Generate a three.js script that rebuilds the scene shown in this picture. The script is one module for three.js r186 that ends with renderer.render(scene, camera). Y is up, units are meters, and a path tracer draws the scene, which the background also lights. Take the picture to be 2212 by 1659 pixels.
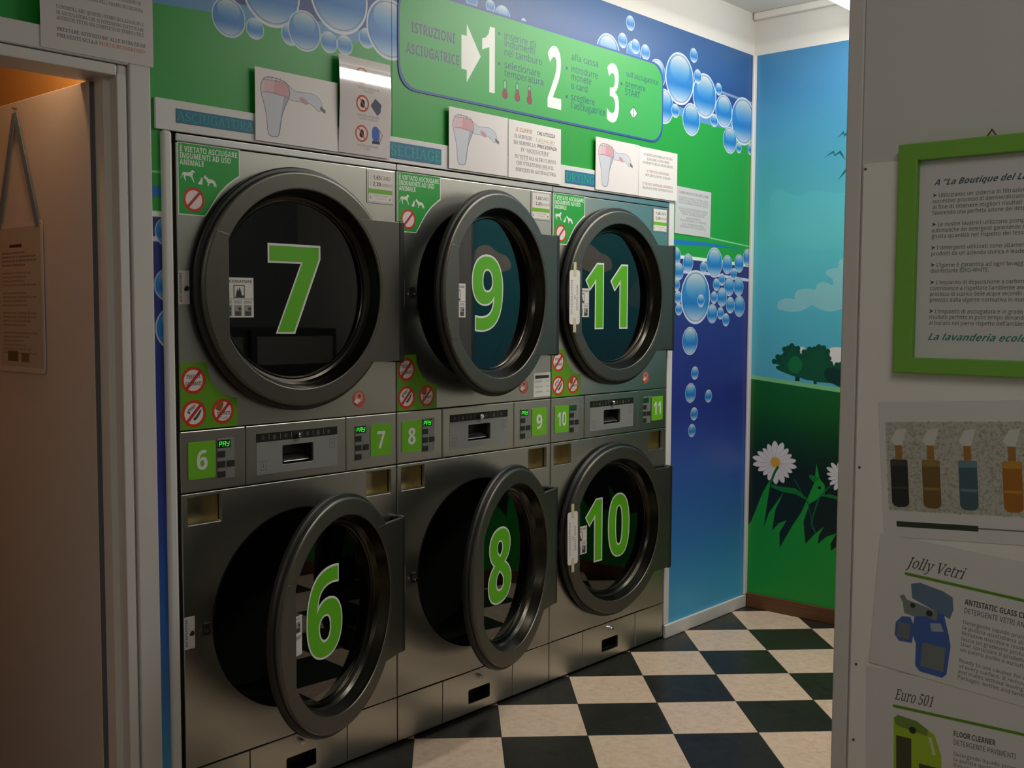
import * as THREE from 'three';
import { RoundedBoxGeometry } from 'three/addons/geometries/RoundedBoxGeometry.js';
import { mergeGeometries } from 'three/addons/utils/BufferGeometryUtils.js';
import { FontLoader } from 'three/addons/loaders/FontLoader.js';
import { RectAreaLightUniformsLib } from 'three/addons/lights/RectAreaLightUniformsLib.js';

// ---------------------------------------------------------------- camera, light, exposure
const scene = new THREE.Scene();
scene.background = new THREE.Color(0x000000);
const camera = new THREE.PerspectiveCamera(39.59, 2212 / 1659, 0.05, 60);
camera.rotation.order = 'YXZ';
camera.rotation.set(-0.0676, -0.8423, 0.0043);
camera.position.set(-1.5732, 1.4649, 2.6294);
const renderer = new THREE.WebGLRenderer({ antialias: true });
renderer.toneMapping = THREE.LinearToneMapping;
renderer.toneMappingExposure = 1.0;
renderer.shadowMap.enabled = true;
RectAreaLightUniformsLib.init();
const TUBE_COLOR = new THREE.Color().setRGB(1.0, 0.95, 0.88);
const LAMPS = [                                   // x, z, length, output of the ceiling luminaires (all run along the machines); the last is an added fill
  [2.24, 0.645, 1.55, 16], [2.08, 1.62, 1.8, 19], [-1.5, 3.0, 1.2, 13],
];
const BULB = { pos: [-0.3, 2.3, -0.17], color: 0xffc894, power: 0.03 };

// ---------------------------------------------------------------- helpers
let seed = 7;
const rnd = () => { seed = (seed * 1664525 + 1013904223) >>> 0; return seed / 4294967296; };
const taken = {};
const numbered = (n) => { const k = taken[n] = (taken[n] ?? -1) + 1; return k ? n + '_' + String(k).padStart(3, '0') : n; };
const shade = (o) => { o.castShadow = o.receiveShadow = true; return o; };
function thing(name, label, category, group) {
  const o = new THREE.Group(); o.name = numbered(name); o.userData = { label, category };
  if (group) o.userData.group = group;
  scene.add(o); return o;
}
function part(parent, name, geo, mat, label) {
  const m = shade(new THREE.Mesh(geo, mat)); m.name = name;
  if (label) m.userData.label = label;
  parent.add(m); return m;
}
function sub(parent, name, label) { const g = new THREE.Group(); g.name = name; if (label) g.userData.label = label; parent.add(g); return g; }
function single(name, geo, mat, label, category, group) {
  const m = shade(new THREE.Mesh(geo, mat)); m.name = numbered(name); m.userData = { label, category };
  if (group) m.userData.group = group;
  scene.add(m); return m;
}
function struct(name, geo, mat, label, category) {
  const m = geo ? shade(new THREE.Mesh(geo, mat)) : new THREE.Group();
  m.name = name; m.userData = { kind: 'structure', label, category }; scene.add(m); return m;
}
const flat = (g) => { const n = g.index ? g.toNonIndexed() : g; for (const k of Object.keys(n.attributes)) if (!['position', 'normal', 'uv'].includes(k)) n.deleteAttribute(k); return n; };
const merge = (list) => mergeGeometries(list.map(flat));
const box = (x0, x1, y0, y1, z0, z1) => new THREE.BoxGeometry(x1 - x0, y1 - y0, z1 - z0).translate((x0 + x1) / 2, (y0 + y1) / 2, (z0 + z1) / 2);
const rbox = (x0, x1, y0, y1, z0, z1, r = 0.002, s = 2) => new RoundedBoxGeometry(x1 - x0, y1 - y0, z1 - z0, s, r).translate((x0 + x1) / 2, (y0 + y1) / 2, (z0 + z1) / 2);
const cyl = (r, h, n = 24) => new THREE.CylinderGeometry(r, r, h, n);
const zcyl = (r, h, x, y, z, n = 24) => cyl(r, h, n).rotateX(Math.PI / 2).translate(x, y, z);
function rect(x0, x1, y0, y1) { const s = new THREE.Shape(); s.moveTo(x0, y0); s.lineTo(x1, y0); s.lineTo(x1, y1); s.lineTo(x0, y1); s.closePath(); return s; }
function rrect(x0, x1, y0, y1, r, path = false) {
  const s = path ? new THREE.Path() : new THREE.Shape();
  s.moveTo(x0 + r, y0); s.lineTo(x1 - r, y0); s.quadraticCurveTo(x1, y0, x1, y0 + r); s.lineTo(x1, y1 - r); s.quadraticCurveTo(x1, y1, x1 - r, y1);
  s.lineTo(x0 + r, y1); s.quadraticCurveTo(x0, y1, x0, y1 - r); s.lineTo(x0, y0 + r); s.quadraticCurveTo(x0, y0, x0 + r, y0); return s;
}
const circlePath = (x, y, r) => { const p = new THREE.Path(); p.absarc(x, y, r, 0, Math.PI * 2, true); return p; };
// extrude a shape from z0 to z1 with a small chamfer
function slab(shape, z0, z1, bevel = 0, seg = 48) {
  const g = new THREE.ExtrudeGeometry(shape, { depth: Math.max(1e-5, z1 - z0 - 2 * bevel), bevelEnabled: bevel > 0, bevelSize: bevel, bevelThickness: bevel, bevelSegments: 2, bevelOffset: -bevel, curveSegments: seg });
  return g.translate(0, 0, z0 + bevel);
}
function planar(g, x0, y0, w, h) {                // uv straight from x and y
  const p = g.attributes.position, u = new Float32Array(p.count * 2);
  for (let i = 0; i < p.count; i++) { u[2 * i] = (p.getX(i) - x0) / w; u[2 * i + 1] = (p.getY(i) - y0) / h; }
  g.setAttribute('uv', new THREE.BufferAttribute(u, 2)); return g;
}
const crisp = (pts) => { const o = []; pts.forEach((p, i) => { o.push(p); const q = pts[i + 1]; if (q && Math.hypot(q[0] - p[0], q[1] - p[1]) > 0.004) for (const t of [0.06, 0.94]) o.push([p[0] + (q[0] - p[0]) * t, p[1] + (q[1] - p[1]) * t]); }); return o; };
const lathe = (pts0, n = 96, pts = crisp(pts0)) => new THREE.LatheGeometry(pts.map(([r, z]) => new THREE.Vector2(Math.max(r, 1e-5), z)), n).rotateX(Math.PI / 2);   // about the z axis
function mat(color, roughness = 0.6, metalness = 0, extra = {}) {
  const m = new THREE.MeshPhysicalMaterial({ roughness, metalness, side: THREE.DoubleSide, ...extra });
  if (Array.isArray(color)) m.color.setRGB(...color); else m.color.set(color);
  return m;
}
// a sheet of print measured in metres, y up
class Print {
  constructor(x0, y0, w, h, ppm) {
    Object.assign(this, { x0, y0, w, h });
    this.c = document.createElement('canvas'); this.c.width = Math.round(w * ppm); this.c.height = Math.round(h * ppm);
    this.g = this.c.getContext('2d'); this.s = this.c.width / w; this.t = this.c.height / h;
  }
  X(x) { return (x - this.x0) * this.s; }
  Y(y) { return (this.h - (y - this.y0)) * this.t; }
  fill(c) { this.g.fillStyle = c; this.g.fillRect(0, 0, this.c.width, this.c.height); return this; }
  rect(x0, x1, y0, y1, c) { this.g.fillStyle = c; this.g.fillRect(this.X(x0), this.Y(y1), (x1 - x0) * this.s, (y1 - y0) * this.t); return this; }
  path(pts, closed = true, curve = false) {
    const g = this.g; g.beginPath();
    if (curve) {
      const n = pts.length, m = (a, b) => [(a[0] + b[0]) / 2, (a[1] + b[1]) / 2], s0 = m(pts[n - 1], pts[0]);
      g.moveTo(this.X(s0[0]), this.Y(s0[1]));
      for (let i = 0; i < n; i++) { const e = m(pts[i], pts[(i + 1) % n]); g.quadraticCurveTo(this.X(pts[i][0]), this.Y(pts[i][1]), this.X(e[0]), this.Y(e[1])); }
    } else { pts.forEach((p, i) => g[i ? 'lineTo' : 'moveTo'](this.X(p[0]), this.Y(p[1]))); }
    if (closed) g.closePath(); return this;
  }
  poly(pts, c, curve = false) { this.path(pts, true, curve); this.g.fillStyle = c; this.g.fill(); return this; }
  line(pts, c, w) { this.path(pts, false); this.g.strokeStyle = c; this.g.lineWidth = w * this.s; this.g.lineJoin = this.g.lineCap = 'round'; this.g.stroke(); return this; }
  disc(x, y, r, c, ry = r) { this.g.beginPath(); this.g.ellipse(this.X(x), this.Y(y), r * this.s, ry * this.t, 0, 0, 7); this.g.fillStyle = c; this.g.fill(); return this; }
  ring(x, y, r, c, w) { this.g.beginPath(); this.g.ellipse(this.X(x), this.Y(y), r * this.s, r * this.t, 0, 0, 7); this.g.strokeStyle = c; this.g.lineWidth = w * this.s; this.g.stroke(); return this; }
  vgrad(y0, y1, stops) { const k = this.g.createLinearGradient(0, this.Y(y1), 0, this.Y(y0)); for (const [a, c] of stops) k.addColorStop(a, c); return k; }
  text(str, x, y, h, c, { font = 'sans-serif', bold = false, italic = false, align = 'left', width = 0, turn = 0 } = {}) {   // baseline at y, h = font size, width = fit
    const g = this.g; g.save(); g.translate(this.X(x), this.Y(y)); g.rotate(turn);
    g.font = (italic ? 'italic ' : '') + (bold ? 'bold ' : '') + (h * this.t).toFixed(1) + 'px ' + font; g.fillStyle = c; g.textBaseline = 'alphabetic';
    const m = g.measureText(str).width, k = width ? width * this.s / m : 1; g.scale(k, 1);
    if (italic) g.transform(1, 0, -0.2, 1, 0, 0);
    g.fillText(str, align === 'center' ? -m / 2 : align === 'right' ? -m : 0, 0); g.restore(); return this;
  }
  tex() { const t = new THREE.CanvasTexture(this.c); t.colorSpace = THREE.SRGBColorSpace; t.anisotropy = 8; return t; }
  mat(roughness = 0.6, extra = {}) { return mat(0xffffff, roughness, 0, { map: this.tex(), ...extra }); }
}
const font = new FontLoader().parse ? await new FontLoader().loadAsync('fonts/droid/droid_sans_bold.typeface.json') : null;
function digits(str, w, h) {                      // flat shapes of a number, centred, fitted to w x h
  const shapes = font.generateShapes(str, 1); let a = [1e9, 1e9, -1e9, -1e9];
  for (const s of shapes) for (const p of s.getPoints(12)) a = [Math.min(a[0], p.x), Math.min(a[1], p.y), Math.max(a[2], p.x), Math.max(a[3], p.y)];
  const sx = w / (a[2] - a[0]), sy = h / (a[3] - a[1]), cx = (a[0] + a[2]) / 2, cy = (a[1] + a[3]) / 2;
  const f = (p) => new THREE.Vector2((p.x - cx) * sx, (p.y - cy) * sy);
  return shapes.map((s) => { const n = new THREE.Shape(s.getPoints(10).map(f)); n.holes = s.holes.map((hh) => new THREE.Path(hh.getPoints(10).map(f))); return n; });
}

// ---------------------------------------------------------------- shared materials
function noiseTex(size, fn) {
  const d = new Uint8Array(size * size * 4);
  for (let i = 0; i < size * size; i++) { const v = fn(i % size, (i / size) | 0); d.set([v[0], v[1], v[2], 255], i * 4); }
  const t = new THREE.DataTexture(d, size, size); t.wrapS = t.wrapT = THREE.RepeatWrapping; t.magFilter = THREE.LinearFilter; t.minFilter = THREE.LinearMipmapLinearFilter; t.generateMipmaps = true; t.needsUpdate = true; return t;
}
const plasterNoise = noiseTex(256, () => { const v = 120 + rnd() * 60; return [v, v, v]; });
const M = {
  white: mat([0.72, 0.70, 0.67], 0.55), wall: mat([0.70, 0.68, 0.64], 0.8, 0, { bumpMap: plasterNoise, bumpScale: 0.0006 }), ceiling: mat([0.74, 0.72, 0.68], 0.9),
  trim: mat([0.70, 0.69, 0.67], 0.35), lacquer: mat([0.62, 0.60, 0.58], 0.4), panelBoard: mat([0.8, 0.79, 0.75], 0.5), partition: mat([0.6, 0.595, 0.57], 0.7, 0, { bumpMap: plasterNoise, bumpScale: 0.0006 }),
  steel: mat([0.50, 0.50, 0.455], 0.31, 1), steelLight: mat([0.52, 0.52, 0.51], 0.3, 1), ringPaint: mat([0.125, 0.122, 0.105], 0.38, 0.85), recess: mat([0.045, 0.042, 0.034], 0.22, 1), rubber: mat([0.012, 0.012, 0.012], 0.45), bellows: mat([0.008, 0.008, 0.008], 0.9, 0, { specularIntensity: 0.15 }), black: mat([0.015, 0.015, 0.015], 0.5),
  drum: mat([0.3, 0.3, 0.285], 0.6, 1), chrome: mat([0.8, 0.8, 0.8], 0.12, 1), brassPocket: mat([0.55, 0.48, 0.30], 0.28, 1),
  glass: mat([0.2, 0.22, 0.21], 0.02, 0, { transmission: 1, thickness: 0, ior: 1.6 }),
  plate: mat([0.22, 0.23, 0.22], 0.5, 0.3), greenVinyl: mat(0x58ac0a, 0.45), whiteVinyl: mat([0.68, 0.70, 0.68], 0.45), badgeGreen: mat(0x6ab41a, 0.45),
  tape: mat([0.58, 0.52, 0.30], 0.4), brown: mat(0x6b4528, 0.5), grout: mat([0.25, 0.23, 0.2], 0.9),
  orange: mat([0.6, 0.35, 0.11], 0.8), strap: mat([0.13, 0.21, 0.30], 0.6), shadedEdge: mat([0.11, 0.11, 0.12], 0.5), sleeve: mat([0.62, 0.62, 0.6], 0.2), frameGreen: mat([0.17, 0.42, 0.045], 0.45), nail: mat([0.12, 0.09, 0.06], 0.5, 0.6),
};

// ---------------------------------------------------------------- the room shell
const XR = 3.136, XL = -2.4, ZF = 3.6, YC = 2.905;
// floor: 30 cm tiles laid diagonally, each one a piece
{
  const floor = struct('floor', null, null, 'black and cream marble tiles laid diagonally', 'floor');
  part(floor, 'tile_bed', box(XL - 0.1, XR + 0.1, -0.1, -0.0045, -1.7, ZF + 0.1), M.grout);
  const marble = (dark, k) => {
    const p = new Print(0, 0, 0.3, 0.3, 853); p.fill(dark ? '#2b2a26' : '#e2c8b0');
    const g = p.g;
    for (let i = 0; i < 1500; i++) { const a = rnd() * (dark ? 0.05 : 0.05); g.fillStyle = dark ? `rgba(${rnd() < .5 ? '90,90,80' : '0,0,0'},${a})` : `rgba(${rnd() < .5 ? '150,105,80' : '255,240,215'},${a})`; g.beginPath(); g.ellipse(rnd() * 256, rnd() * 256, 2 + rnd() * 16, 2 + rnd() * 10, rnd() * 3, 0, 7); g.fill(); }
    const veins = dark ? 5 : 4;
    for (let v = 0; v < veins; v++) {
      let x = rnd() * 256, y = rnd() * 256, a = rnd() * 6.28; const n = 12 + rnd() * 26;
      for (let i = 0; i < n; i++) { const nx = x + Math.cos(a) * 5, ny = y + Math.sin(a) * 5; g.strokeStyle = dark ? `rgba(205,205,190,${0.06 + rnd() * 0.16})` : `rgba(120,70,50,${0.06 + rnd() * 0.14})`; g.lineWidth = 0.6 + rnd() * (dark ? 2 : 1.2); g.beginPath(); g.moveTo(x, y); g.lineTo(nx, ny); g.stroke(); x = nx; y = ny; a += (rnd() - 0.5) * 1.1; }
    }
    return p.mat(dark ? 0.3 : 0.24, { ior: 1.38 });
  };
  const dark = [0, 1, 2, 3].map((k) => marble(true, k)), light = [0, 1, 2, 3].map((k) => marble(false, k));
  const S = 0.3, G = 0.0009, u0 = 1.217, v0 = 1.52, R2 = Math.SQRT1_2;
  const zmin = -0.11, rectEdges = [[1, 0, -XL], [-1, 0, XR], [0, 1, -zmin], [0, -1, ZF]];      // a x + b z + c >= 0
  const full = new RoundedBoxGeometry(S - 2 * G, 0.012, S - 2 * G, 1, 0.001).rotateY(Math.PI / 4);
  const clip = (poly) => { for (const [a, b, c] of rectEdges) { const out = []; for (let i = 0; i < poly.length; i++) { const p = poly[i], q = poly[(i + 1) % poly.length], dp = a * p[0] + b * p[1] + c, dq = a * q[0] + b * q[1] + c; if (dp >= 0) out.push(p); if (dp * dq < 0) { const t = dp / (dp - dq); out.push([p[0] + t * (q[0] - p[0]), p[1] + t * (q[1] - p[1])]); } } poly = out; if (poly.length < 3) return []; } return poly; };
  for (let i = -22; i < 14; i++) for (let j = -16; j < 22; j++) {
    const quad = [[0, 0], [1, 0], [1, 1], [0, 1]].map(([a, b]) => { const u = u0 + (i + (a ? 1 : 0)) * S + (a ? -G : G), v = v0 + (j + (b ? 1 : 0)) * S + (b ? -G : G); return [(u + v) * R2, (v - u) * R2]; });
    const poly = clip(quad); if (poly.length < 3) continue;
    const isDark = ((i + j) % 2 + 2) % 2 === 1, m = (isDark ? dark : light)[(rnd() * 4) | 0];
    const uc = u0 + (i + .5) * S, vc = v0 + (j + .5) * S, cx = (uc + vc) * R2, cz = (vc - uc) * R2;
    if (poly.length === 4 && poly.every((p, k) => Math.hypot(p[0] - quad[k][0], p[1] - quad[k][1]) < 1e-6)) { const o = part(floor, 'tile', full, m); o.position.set(cx, -0.006, cz); o.rotation.y = ((rnd() * 4) | 0) * Math.PI / 2; } else {
      const area = Math.abs(poly.reduce((s, p, k) => { const q = poly[(k + 1) % poly.length]; return s + p[0] * q[1] - q[0] * p[1]; }, 0)) / 2; if (area < 0.0008) continue;
      const sh = new THREE.Shape(poly.map((p) => new THREE.Vector2(p[0], -p[1])));
      const g = planar(slab(sh, -0.012, 0, 0), cx - 0.22, -cz - 0.22, 0.44, 0.44); g.rotateX(-Math.PI / 2); part(floor, 'tile', g, m);
    }
  }
}
struct('ceiling', box(XL - 0.1, XR + 0.1, YC, YC + 0.1, -1.7, ZF + 0.1), M.ceiling, 'plain white ceiling', 'ceiling');
struct('wall_left', box(XL - 0.1, XL, 0, YC, -0.1, ZF), M.wall, 'plain white wall behind the open area', 'wall');
struct('wall_front', box(XL - 0.1, XR + 0.1, 0, YC, ZF, ZF + 0.1), mat([0.2, 0.22, 0.2], 0.7), 'dull green-grey wall opposite the dryers', 'wall');

// mural on the machine wall: green field between bubbles, navy lower band
const MX = -1.3, MW = XR + 1.3 - 0.0, MH = 2.705;
const mural = new Print(MX, 0, MW, MH, 2048 / MW);
function bubble(p, x, y, r) {
  const g = p.g, cx = p.X(x), cy = p.Y(y), k = r * p.s; g.save(); g.beginPath(); g.arc(cx, cy, k, 0, 7); g.clip();
  let a = g.createLinearGradient(0, cy - k, 0, cy + k); a.addColorStop(0, '#6fa4c8'); a.addColorStop(0.3, '#2f86c8'); a.addColorStop(0.62, '#1d74bf'); a.addColorStop(0.78, '#6f9fcb'); a.addColorStop(1, '#d4d6e0'); g.fillStyle = a; g.fillRect(cx - k, cy - k, 2 * k, 2 * k);
  a = g.createLinearGradient(0, cy - 0.92 * k, 0, cy + 0.12 * k); a.addColorStop(0, 'rgba(212,212,206,0.95)'); a.addColorStop(0.45, 'rgba(165,185,202,0.65)'); a.addColorStop(1, 'rgba(120,170,215,0.05)'); g.fillStyle = a; g.beginPath(); g.ellipse(cx, cy - 0.38 * k, 0.68 * k, 0.55 * k, 0, 0, 7); g.fill();
  if (r > 0.04) { g.strokeStyle = 'rgba(55,80,130,0.6)'; g.lineWidth = Math.max(1, 0.03 * k); g.beginPath(); g.arc(cx, cy, 0.89 * k, 0, 7); g.stroke(); }
  g.restore(); g.strokeStyle = '#d8dbe8'; g.lineWidth = Math.max(1.2, 0.055 * k); g.beginPath(); g.arc(cx, cy, k * 0.97, 0, 7); g.stroke();
}
{
  const p = mural, g = p.g;
  p.fill('#209a36');
  // upper blue sea and its edge
  const edge = [[MX, 2.25], [-0.06, 2.278], [0.11, 2.289], [1.0, 2.315], [1.97, 2.325], [2.476, 2.332], [2.66, 2.325], [2.86, 2.327], [XR, 2.312]];
  p.path([[MX, MH], ...edge, [XR, MH]]); g.fillStyle = p.vgrad(2.25, MH, [[0, '#2a5a92'], [0.3, '#275690'], [0.62, '#1f3f80'], [0.85, '#1c3274'], [1, '#2c5a8e']]); g.fill();
  p.line(edge.map(([x, y]) => [x, y + 0.018]), '#5790bd', 0.04);
  p.line([[2.6, 2.498], [2.83, 2.487], [3.2, 2.474]], '#7d93b4', 0.012);
  // lower navy band
  const low = [[MX, 1.73], [0, 1.722], [1.2, 1.72], [2.448, 1.714], [2.7, 1.708], [XR, 1.695]];
  p.path([[MX, 0], ...low, [XR, 0]]); g.fillStyle = p.vgrad(0, 1.72, [[0, '#232a6e'], [0.12, '#262f80'], [0.4, '#28358a'], [0.56, '#3058a8'], [0.75, '#3878be'], [0.92, '#46a8da'], [1, '#4cb2e2']]); g.fill();
  p.line(low, '#e2f2e6', 0.016);
  p.line([[MX, 1.66], [2.448, 1.648], [2.74, 1.645], [XR, 1.622]], '#c9cdea', 0.014);
  p.line([[MX, 1.84], [2.44, 1.822], [2.75, 1.81], [XR, 1.787]], '#8fd09c', 0.006);
  p.poly([[MX, 1.80], [2.446, 1.788], [2.73, 1.786], [3.06, 1.771], [2.79, 1.771], [2.447, 1.766], [MX, 1.77]], '#1d6fc0');
  const BUB = [[0.320, 2.388, 0.101], [0.571, 2.429, 0.113], [0.175, 2.285, 0.055], [0.262, 2.271, 0.030], [0.385, 2.279, 0.032], [0.437, 2.299, 0.060], [0.529, 2.283, 0.032], [0.591, 2.286, 0.030], [0.679, 2.324, 0.031], [0.775, 2.370, 0.097], [1.156, 2.545, 0.028], [1.317, 2.520, 0.040], [1.252, 2.543, 0.023], [1.431, 2.524, 0.014], [2.099, 2.655, 0.030], [2.047, 2.575, 0.030], [1.949, 2.505, 0.079], [2.125, 2.537, 0.050], [2.137, 2.567, 0.030], [2.210, 2.557, 0.032], [2.300, 2.482, 0.063], [2.475, 2.490, 0.113], [2.585, 2.611, 0.031], [2.682, 2.447, 0.100], [2.621, 2.524, 0.031], [2.802, 2.496, 0.028], [2.354, 2.354, 0.075], [2.443, 2.347, 0.030], [2.573, 2.327, 0.072], [2.767, 2.349, 0.030], [2.852, 2.403, 0.075], [3.034, 2.380, 0.113], [2.911, 2.276, 0.062], [2.996, 2.251, 0.025], [3.109, 2.257, 0.029], [2.463, 1.715, 0.040], [2.565, 1.688, 0.042], [2.490, 1.648, 0.039], [2.471, 1.589, 0.029], [2.485, 1.532, 0.029], [2.494, 1.479, 0.027], [2.695, 1.672, 0.028], [2.633, 1.535, 0.123], [2.678, 1.519, 0.029], [2.791, 1.698, 0.070], [2.907, 1.693, 0.045], [3.017, 1.702, 0.044], [3.098, 1.732, 0.044], [2.967, 1.650, 0.028], [2.860, 1.621, 0.029], [2.811, 1.596, 0.029], [2.929, 1.589, 0.045], [3.017, 1.591, 0.046], [2.792, 1.535, 0.029], [2.864, 1.538, 0.045], [2.942, 1.501, 0.039], [3.028, 1.496, 0.051], [2.779, 1.460, 0.045], [2.853, 1.462, 0.029], [2.903, 1.431, 0.031], [2.591, 1.336, 0.064], [2.636, 1.188, 0.030], [2.602, 1.098, 0.045], [2.758, 1.075, 0.030], [2.635, 1.000, 0.030], [2.618, 0.924, 0.030], [-0.022, 1.677, 0.042], [-0.022, 1.533, 0.047], [-0.005, 1.416, 0.063]];
  for (const b of BUB) bubble(p, ...b);
}
const muralMat = mural.mat(0.4);
{
  const w = struct('wall_back', null, null, 'machine wall with green and blue bubble mural', 'wall');
  part(w, 'masonry', merge([box(XL, -1.02, 0, YC, -0.1, -0.006), box(-1.02, -0.2, 2.09, YC, -0.1, -0.006), box(-0.2, -0.045, 0, YC, -0.1, -0.006), box(-0.045, 2.44, 1.952, YC, -0.1, -0.006), box(2.44, XR, 0, YC, -0.1, -0.006)]), M.wall);
  const L = new THREE.Shape([[MX, 2.1], [-0.1, 2.1], [-0.1, 0], [-0.043, 0], [-0.043, 1.95], [0.7835, 1.95], [0.7835, MH], [MX, MH]].map((a) => new THREE.Vector2(...a)));
  const Rr = new THREE.Shape([[0.7855, 1.95], [2.44, 1.95], [2.44, 0.0], [XR - 0.002, 0.0], [XR - 0.002, MH], [0.7855, MH]].map((a) => new THREE.Vector2(...a)));
  for (const s of [L, Rr]) part(w, 'mural_panel', planar(slab(s, -0.005, -0.001, 0), MX, 0, MW, MH), muralMat, 'printed bubble mural panel');
}
// end wall: sky, meadow and daisies
{
  const ZE = 1.04, p = new Print(0, 0, ZE, MH, 750), g = p.g, P = (l, c, k) => p.poly(l, c, k);
  p.path([[0, 0], [ZE, 0], [ZE, MH], [0, MH]]); g.fillStyle = p.vgrad(1.1, MH, [[0, '#3f7fae'], [0.12, '#3f82b0'], [0.35, '#4a9db8'], [0.55, '#55b6c2'], [0.8, '#52b2c6'], [1, '#58aeca']]); g.fill();
  P([[0.09, 2.02], [0.12, 2.06], [0.16, 2.056], [0.187, 2.03], [0.265, 2.013], [0.29, 2.037], [0.32, 2.035], [0.6, 2.0], [ZE, 2.02], [ZE, 1.75], [0.1, 1.75]], 'rgba(95,190,200,0.35)', true);
  const cloud = [[0.145, 1.485], [0.146, 1.517], [0.173, 1.533], [0.209, 1.536], [0.238, 1.526], [0.232, 1.557], [0.26, 1.58], [0.312, 1.58], [0.342, 1.572], [0.346, 1.601], [0.371, 1.612], [0.401, 1.607], [0.427, 1.59], [0.428, 1.625], [0.391, 1.64], [0.39, 1.663], [0.424, 1.674], [0.454, 1.673], [0.448, 1.699], [0.462, 1.717], [0.53, 1.73], [0.6, 1.7], [0.66, 1.62], [0.72, 1.56], [0.7, 1.5], [0.6, 1.475], [0.481, 1.488], [0.435, 1.472], [0.395, 1.472], [0.349, 1.488], [0.326, 1.507], [0.293, 1.483], [0.253, 1.47], [0.2, 1.471], [0.169, 1.478]];
  P(cloud, '#83bfc8', true);
  P([[0.8, 1.7], [0.83, 1.77], [0.9, 1.79], [0.95, 1.84], [1.03, 1.82], [1.04, 1.72], [0.96, 1.68], [0.87, 1.68]], '#f2ece2', true);
  for (const c of [[[0.24, 1.27], [0.257, 1.3], [0.281, 1.306], [0.3, 1.295], [0.3, 1.25], [0.26, 1.25]], [[0.4, 1.29], [0.434, 1.31], [0.5, 1.303], [0.62, 1.31], [0.7, 1.27], [0.7, 1.2], [0.42, 1.2]]]) P(c, '#dcd8d8', true);
  for (const b of [[[0.431, 2.269], [0.46, 2.298], [0.465, 2.283], [0.473, 2.29], [0.5, 2.25], [0.472, 2.278], [0.464, 2.272], [0.459, 2.286]], [[0.368, 2.186], [0.414, 2.214], [0.42, 2.194], [0.448, 2.211], [0.475, 2.162], [0.442, 2.199], [0.419, 2.187], [0.412, 2.204]], [[0.438, 2.076], [0.479, 2.132], [0.5, 2.12], [0.53, 2.16], [0.56, 2.09], [0.527, 2.135], [0.5, 2.1], [0.479, 2.113]]]) P(b, '#0f5560');
  // hill
  P([[0, 1.16], [0.5, 1.116], [ZE, 1.02], [ZE, 0.9], [0, 0.9]], '#7cc488');
  p.path([[0, 1.141], [0.48, 1.096], [ZE, 0.99], [ZE, 0], [0, 0]]); g.fillStyle = p.vgrad(0.7, 1.13, [[0, '#12602c'], [0.3, '#0f5a22'], [0.65, '#0c3f20'], [1, '#122320']]); g.fill();
  // trees
  const tree = [[0.135, 1.236], [0.16, 1.245], [0.153, 1.259], [0.19, 1.269], [0.196, 1.283], [0.188, 1.297], [0.208, 1.303], [0.226, 1.314], [0.257, 1.302], [0.257, 1.285], [0.273, 1.266], [0.297, 1.272], [0.29, 1.286], [0.317, 1.3], [0.341, 1.301], [0.355, 1.303], [0.364, 1.312], [0.388, 1.308], [0.408, 1.292], [0.406, 1.275], [0.415, 1.259], [0.424, 1.235], [0.43, 1.221], [0.459, 1.217], [0.456, 1.23], [0.49, 1.25], [0.56, 1.26], [0.62, 1.22], [0.64, 1.15], [0.58, 1.11], [0.482, 1.12], [0.462, 1.124], [0.438, 1.137], [0.398, 1.14], [0.357, 1.14], [0.342, 1.146], [0.303, 1.147], [0.269, 1.159], [0.245, 1.161], [0.205, 1.173], [0.174, 1.183], [0.146, 1.194], [0.142, 1.208], [0.173, 1.212], [0.136, 1.219]];
  p.rect(0.247, 0.27, 1.14, 1.18, '#0b3a2c'); p.rect(0.342, 0.357, 1.13, 1.16, '#0b3a2c');
  P(tree, '#0e5236', true); for (let i = 0; i < tree.length; i += 1) if (i < 28) p.disc(tree[i][0], tree[i][1] - 0.006, 0.013, '#0e4a34');
  P([[0.2, 1.22], [0.23, 1.26], [0.26, 1.26], [0.29, 1.22], [0.26, 1.17], [0.22, 1.18]], '#127040', true);
  P([[0.39, 1.2], [0.43, 1.215], [0.5, 1.2], [0.6, 1.2], [0.6, 1.12], [0.47, 1.13], [0.4, 1.145]], '#0b3630', true);
  // grass, leaves, stems
  const GR = '#1d9a36';
  P([[0, 0.4], [0.026, 0.429], [0.06, 0.41], [0.091, 0.394], [0.121, 0.483], [0.2, 0.597], [0.158, 0.505], [0.142, 0.401], [0.179, 0.444], [0.219, 0.462], [0.183, 0.398], [0.185, 0.323], [0.247, 0.436], [0.294, 0.511], [0.357, 0.66], [0.366, 0.756], [0.383, 0.685], [0.41, 0.655], [0.411, 0.61], [0.335, 0.556], [0.307, 0.467], [0.319, 0.361], [0.363, 0.413], [0.412, 0.459], [0.387, 0.411], [0.382, 0.37], [0.422, 0.41], [0.474, 0.434], [0.446, 0.38], [0.45, 0.347], [0.52, 0.42], [0.6, 0.55], [0.58, 0.4], [0.7, 0.37], [0.82, 0.52], [0.8, 0.38], [0.95, 0.36], [ZE, 0.48], [ZE, 0], [0, 0]], GR);
  P([[0.166, 0.716], [0.127, 0.629], [0.094, 0.392], [0.0, 0.38], [0.026, 0.429], [0.087, 0.583], [0.154, 0.701]], GR);
  P([[0.13, 0.629], [0.181, 0.623], [0.261, 0.624], [0.323, 0.583], [0.311, 0.576], [0.262, 0.595], [0.2, 0.597], [0.137, 0.612]], '#14782e');
  P([[0.357, 0.66], [0.329, 0.685], [0.335, 0.7], [0.38, 0.685]], '#127a30'); p.disc(0.384, 0.64, 0.008, '#122320');
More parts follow.
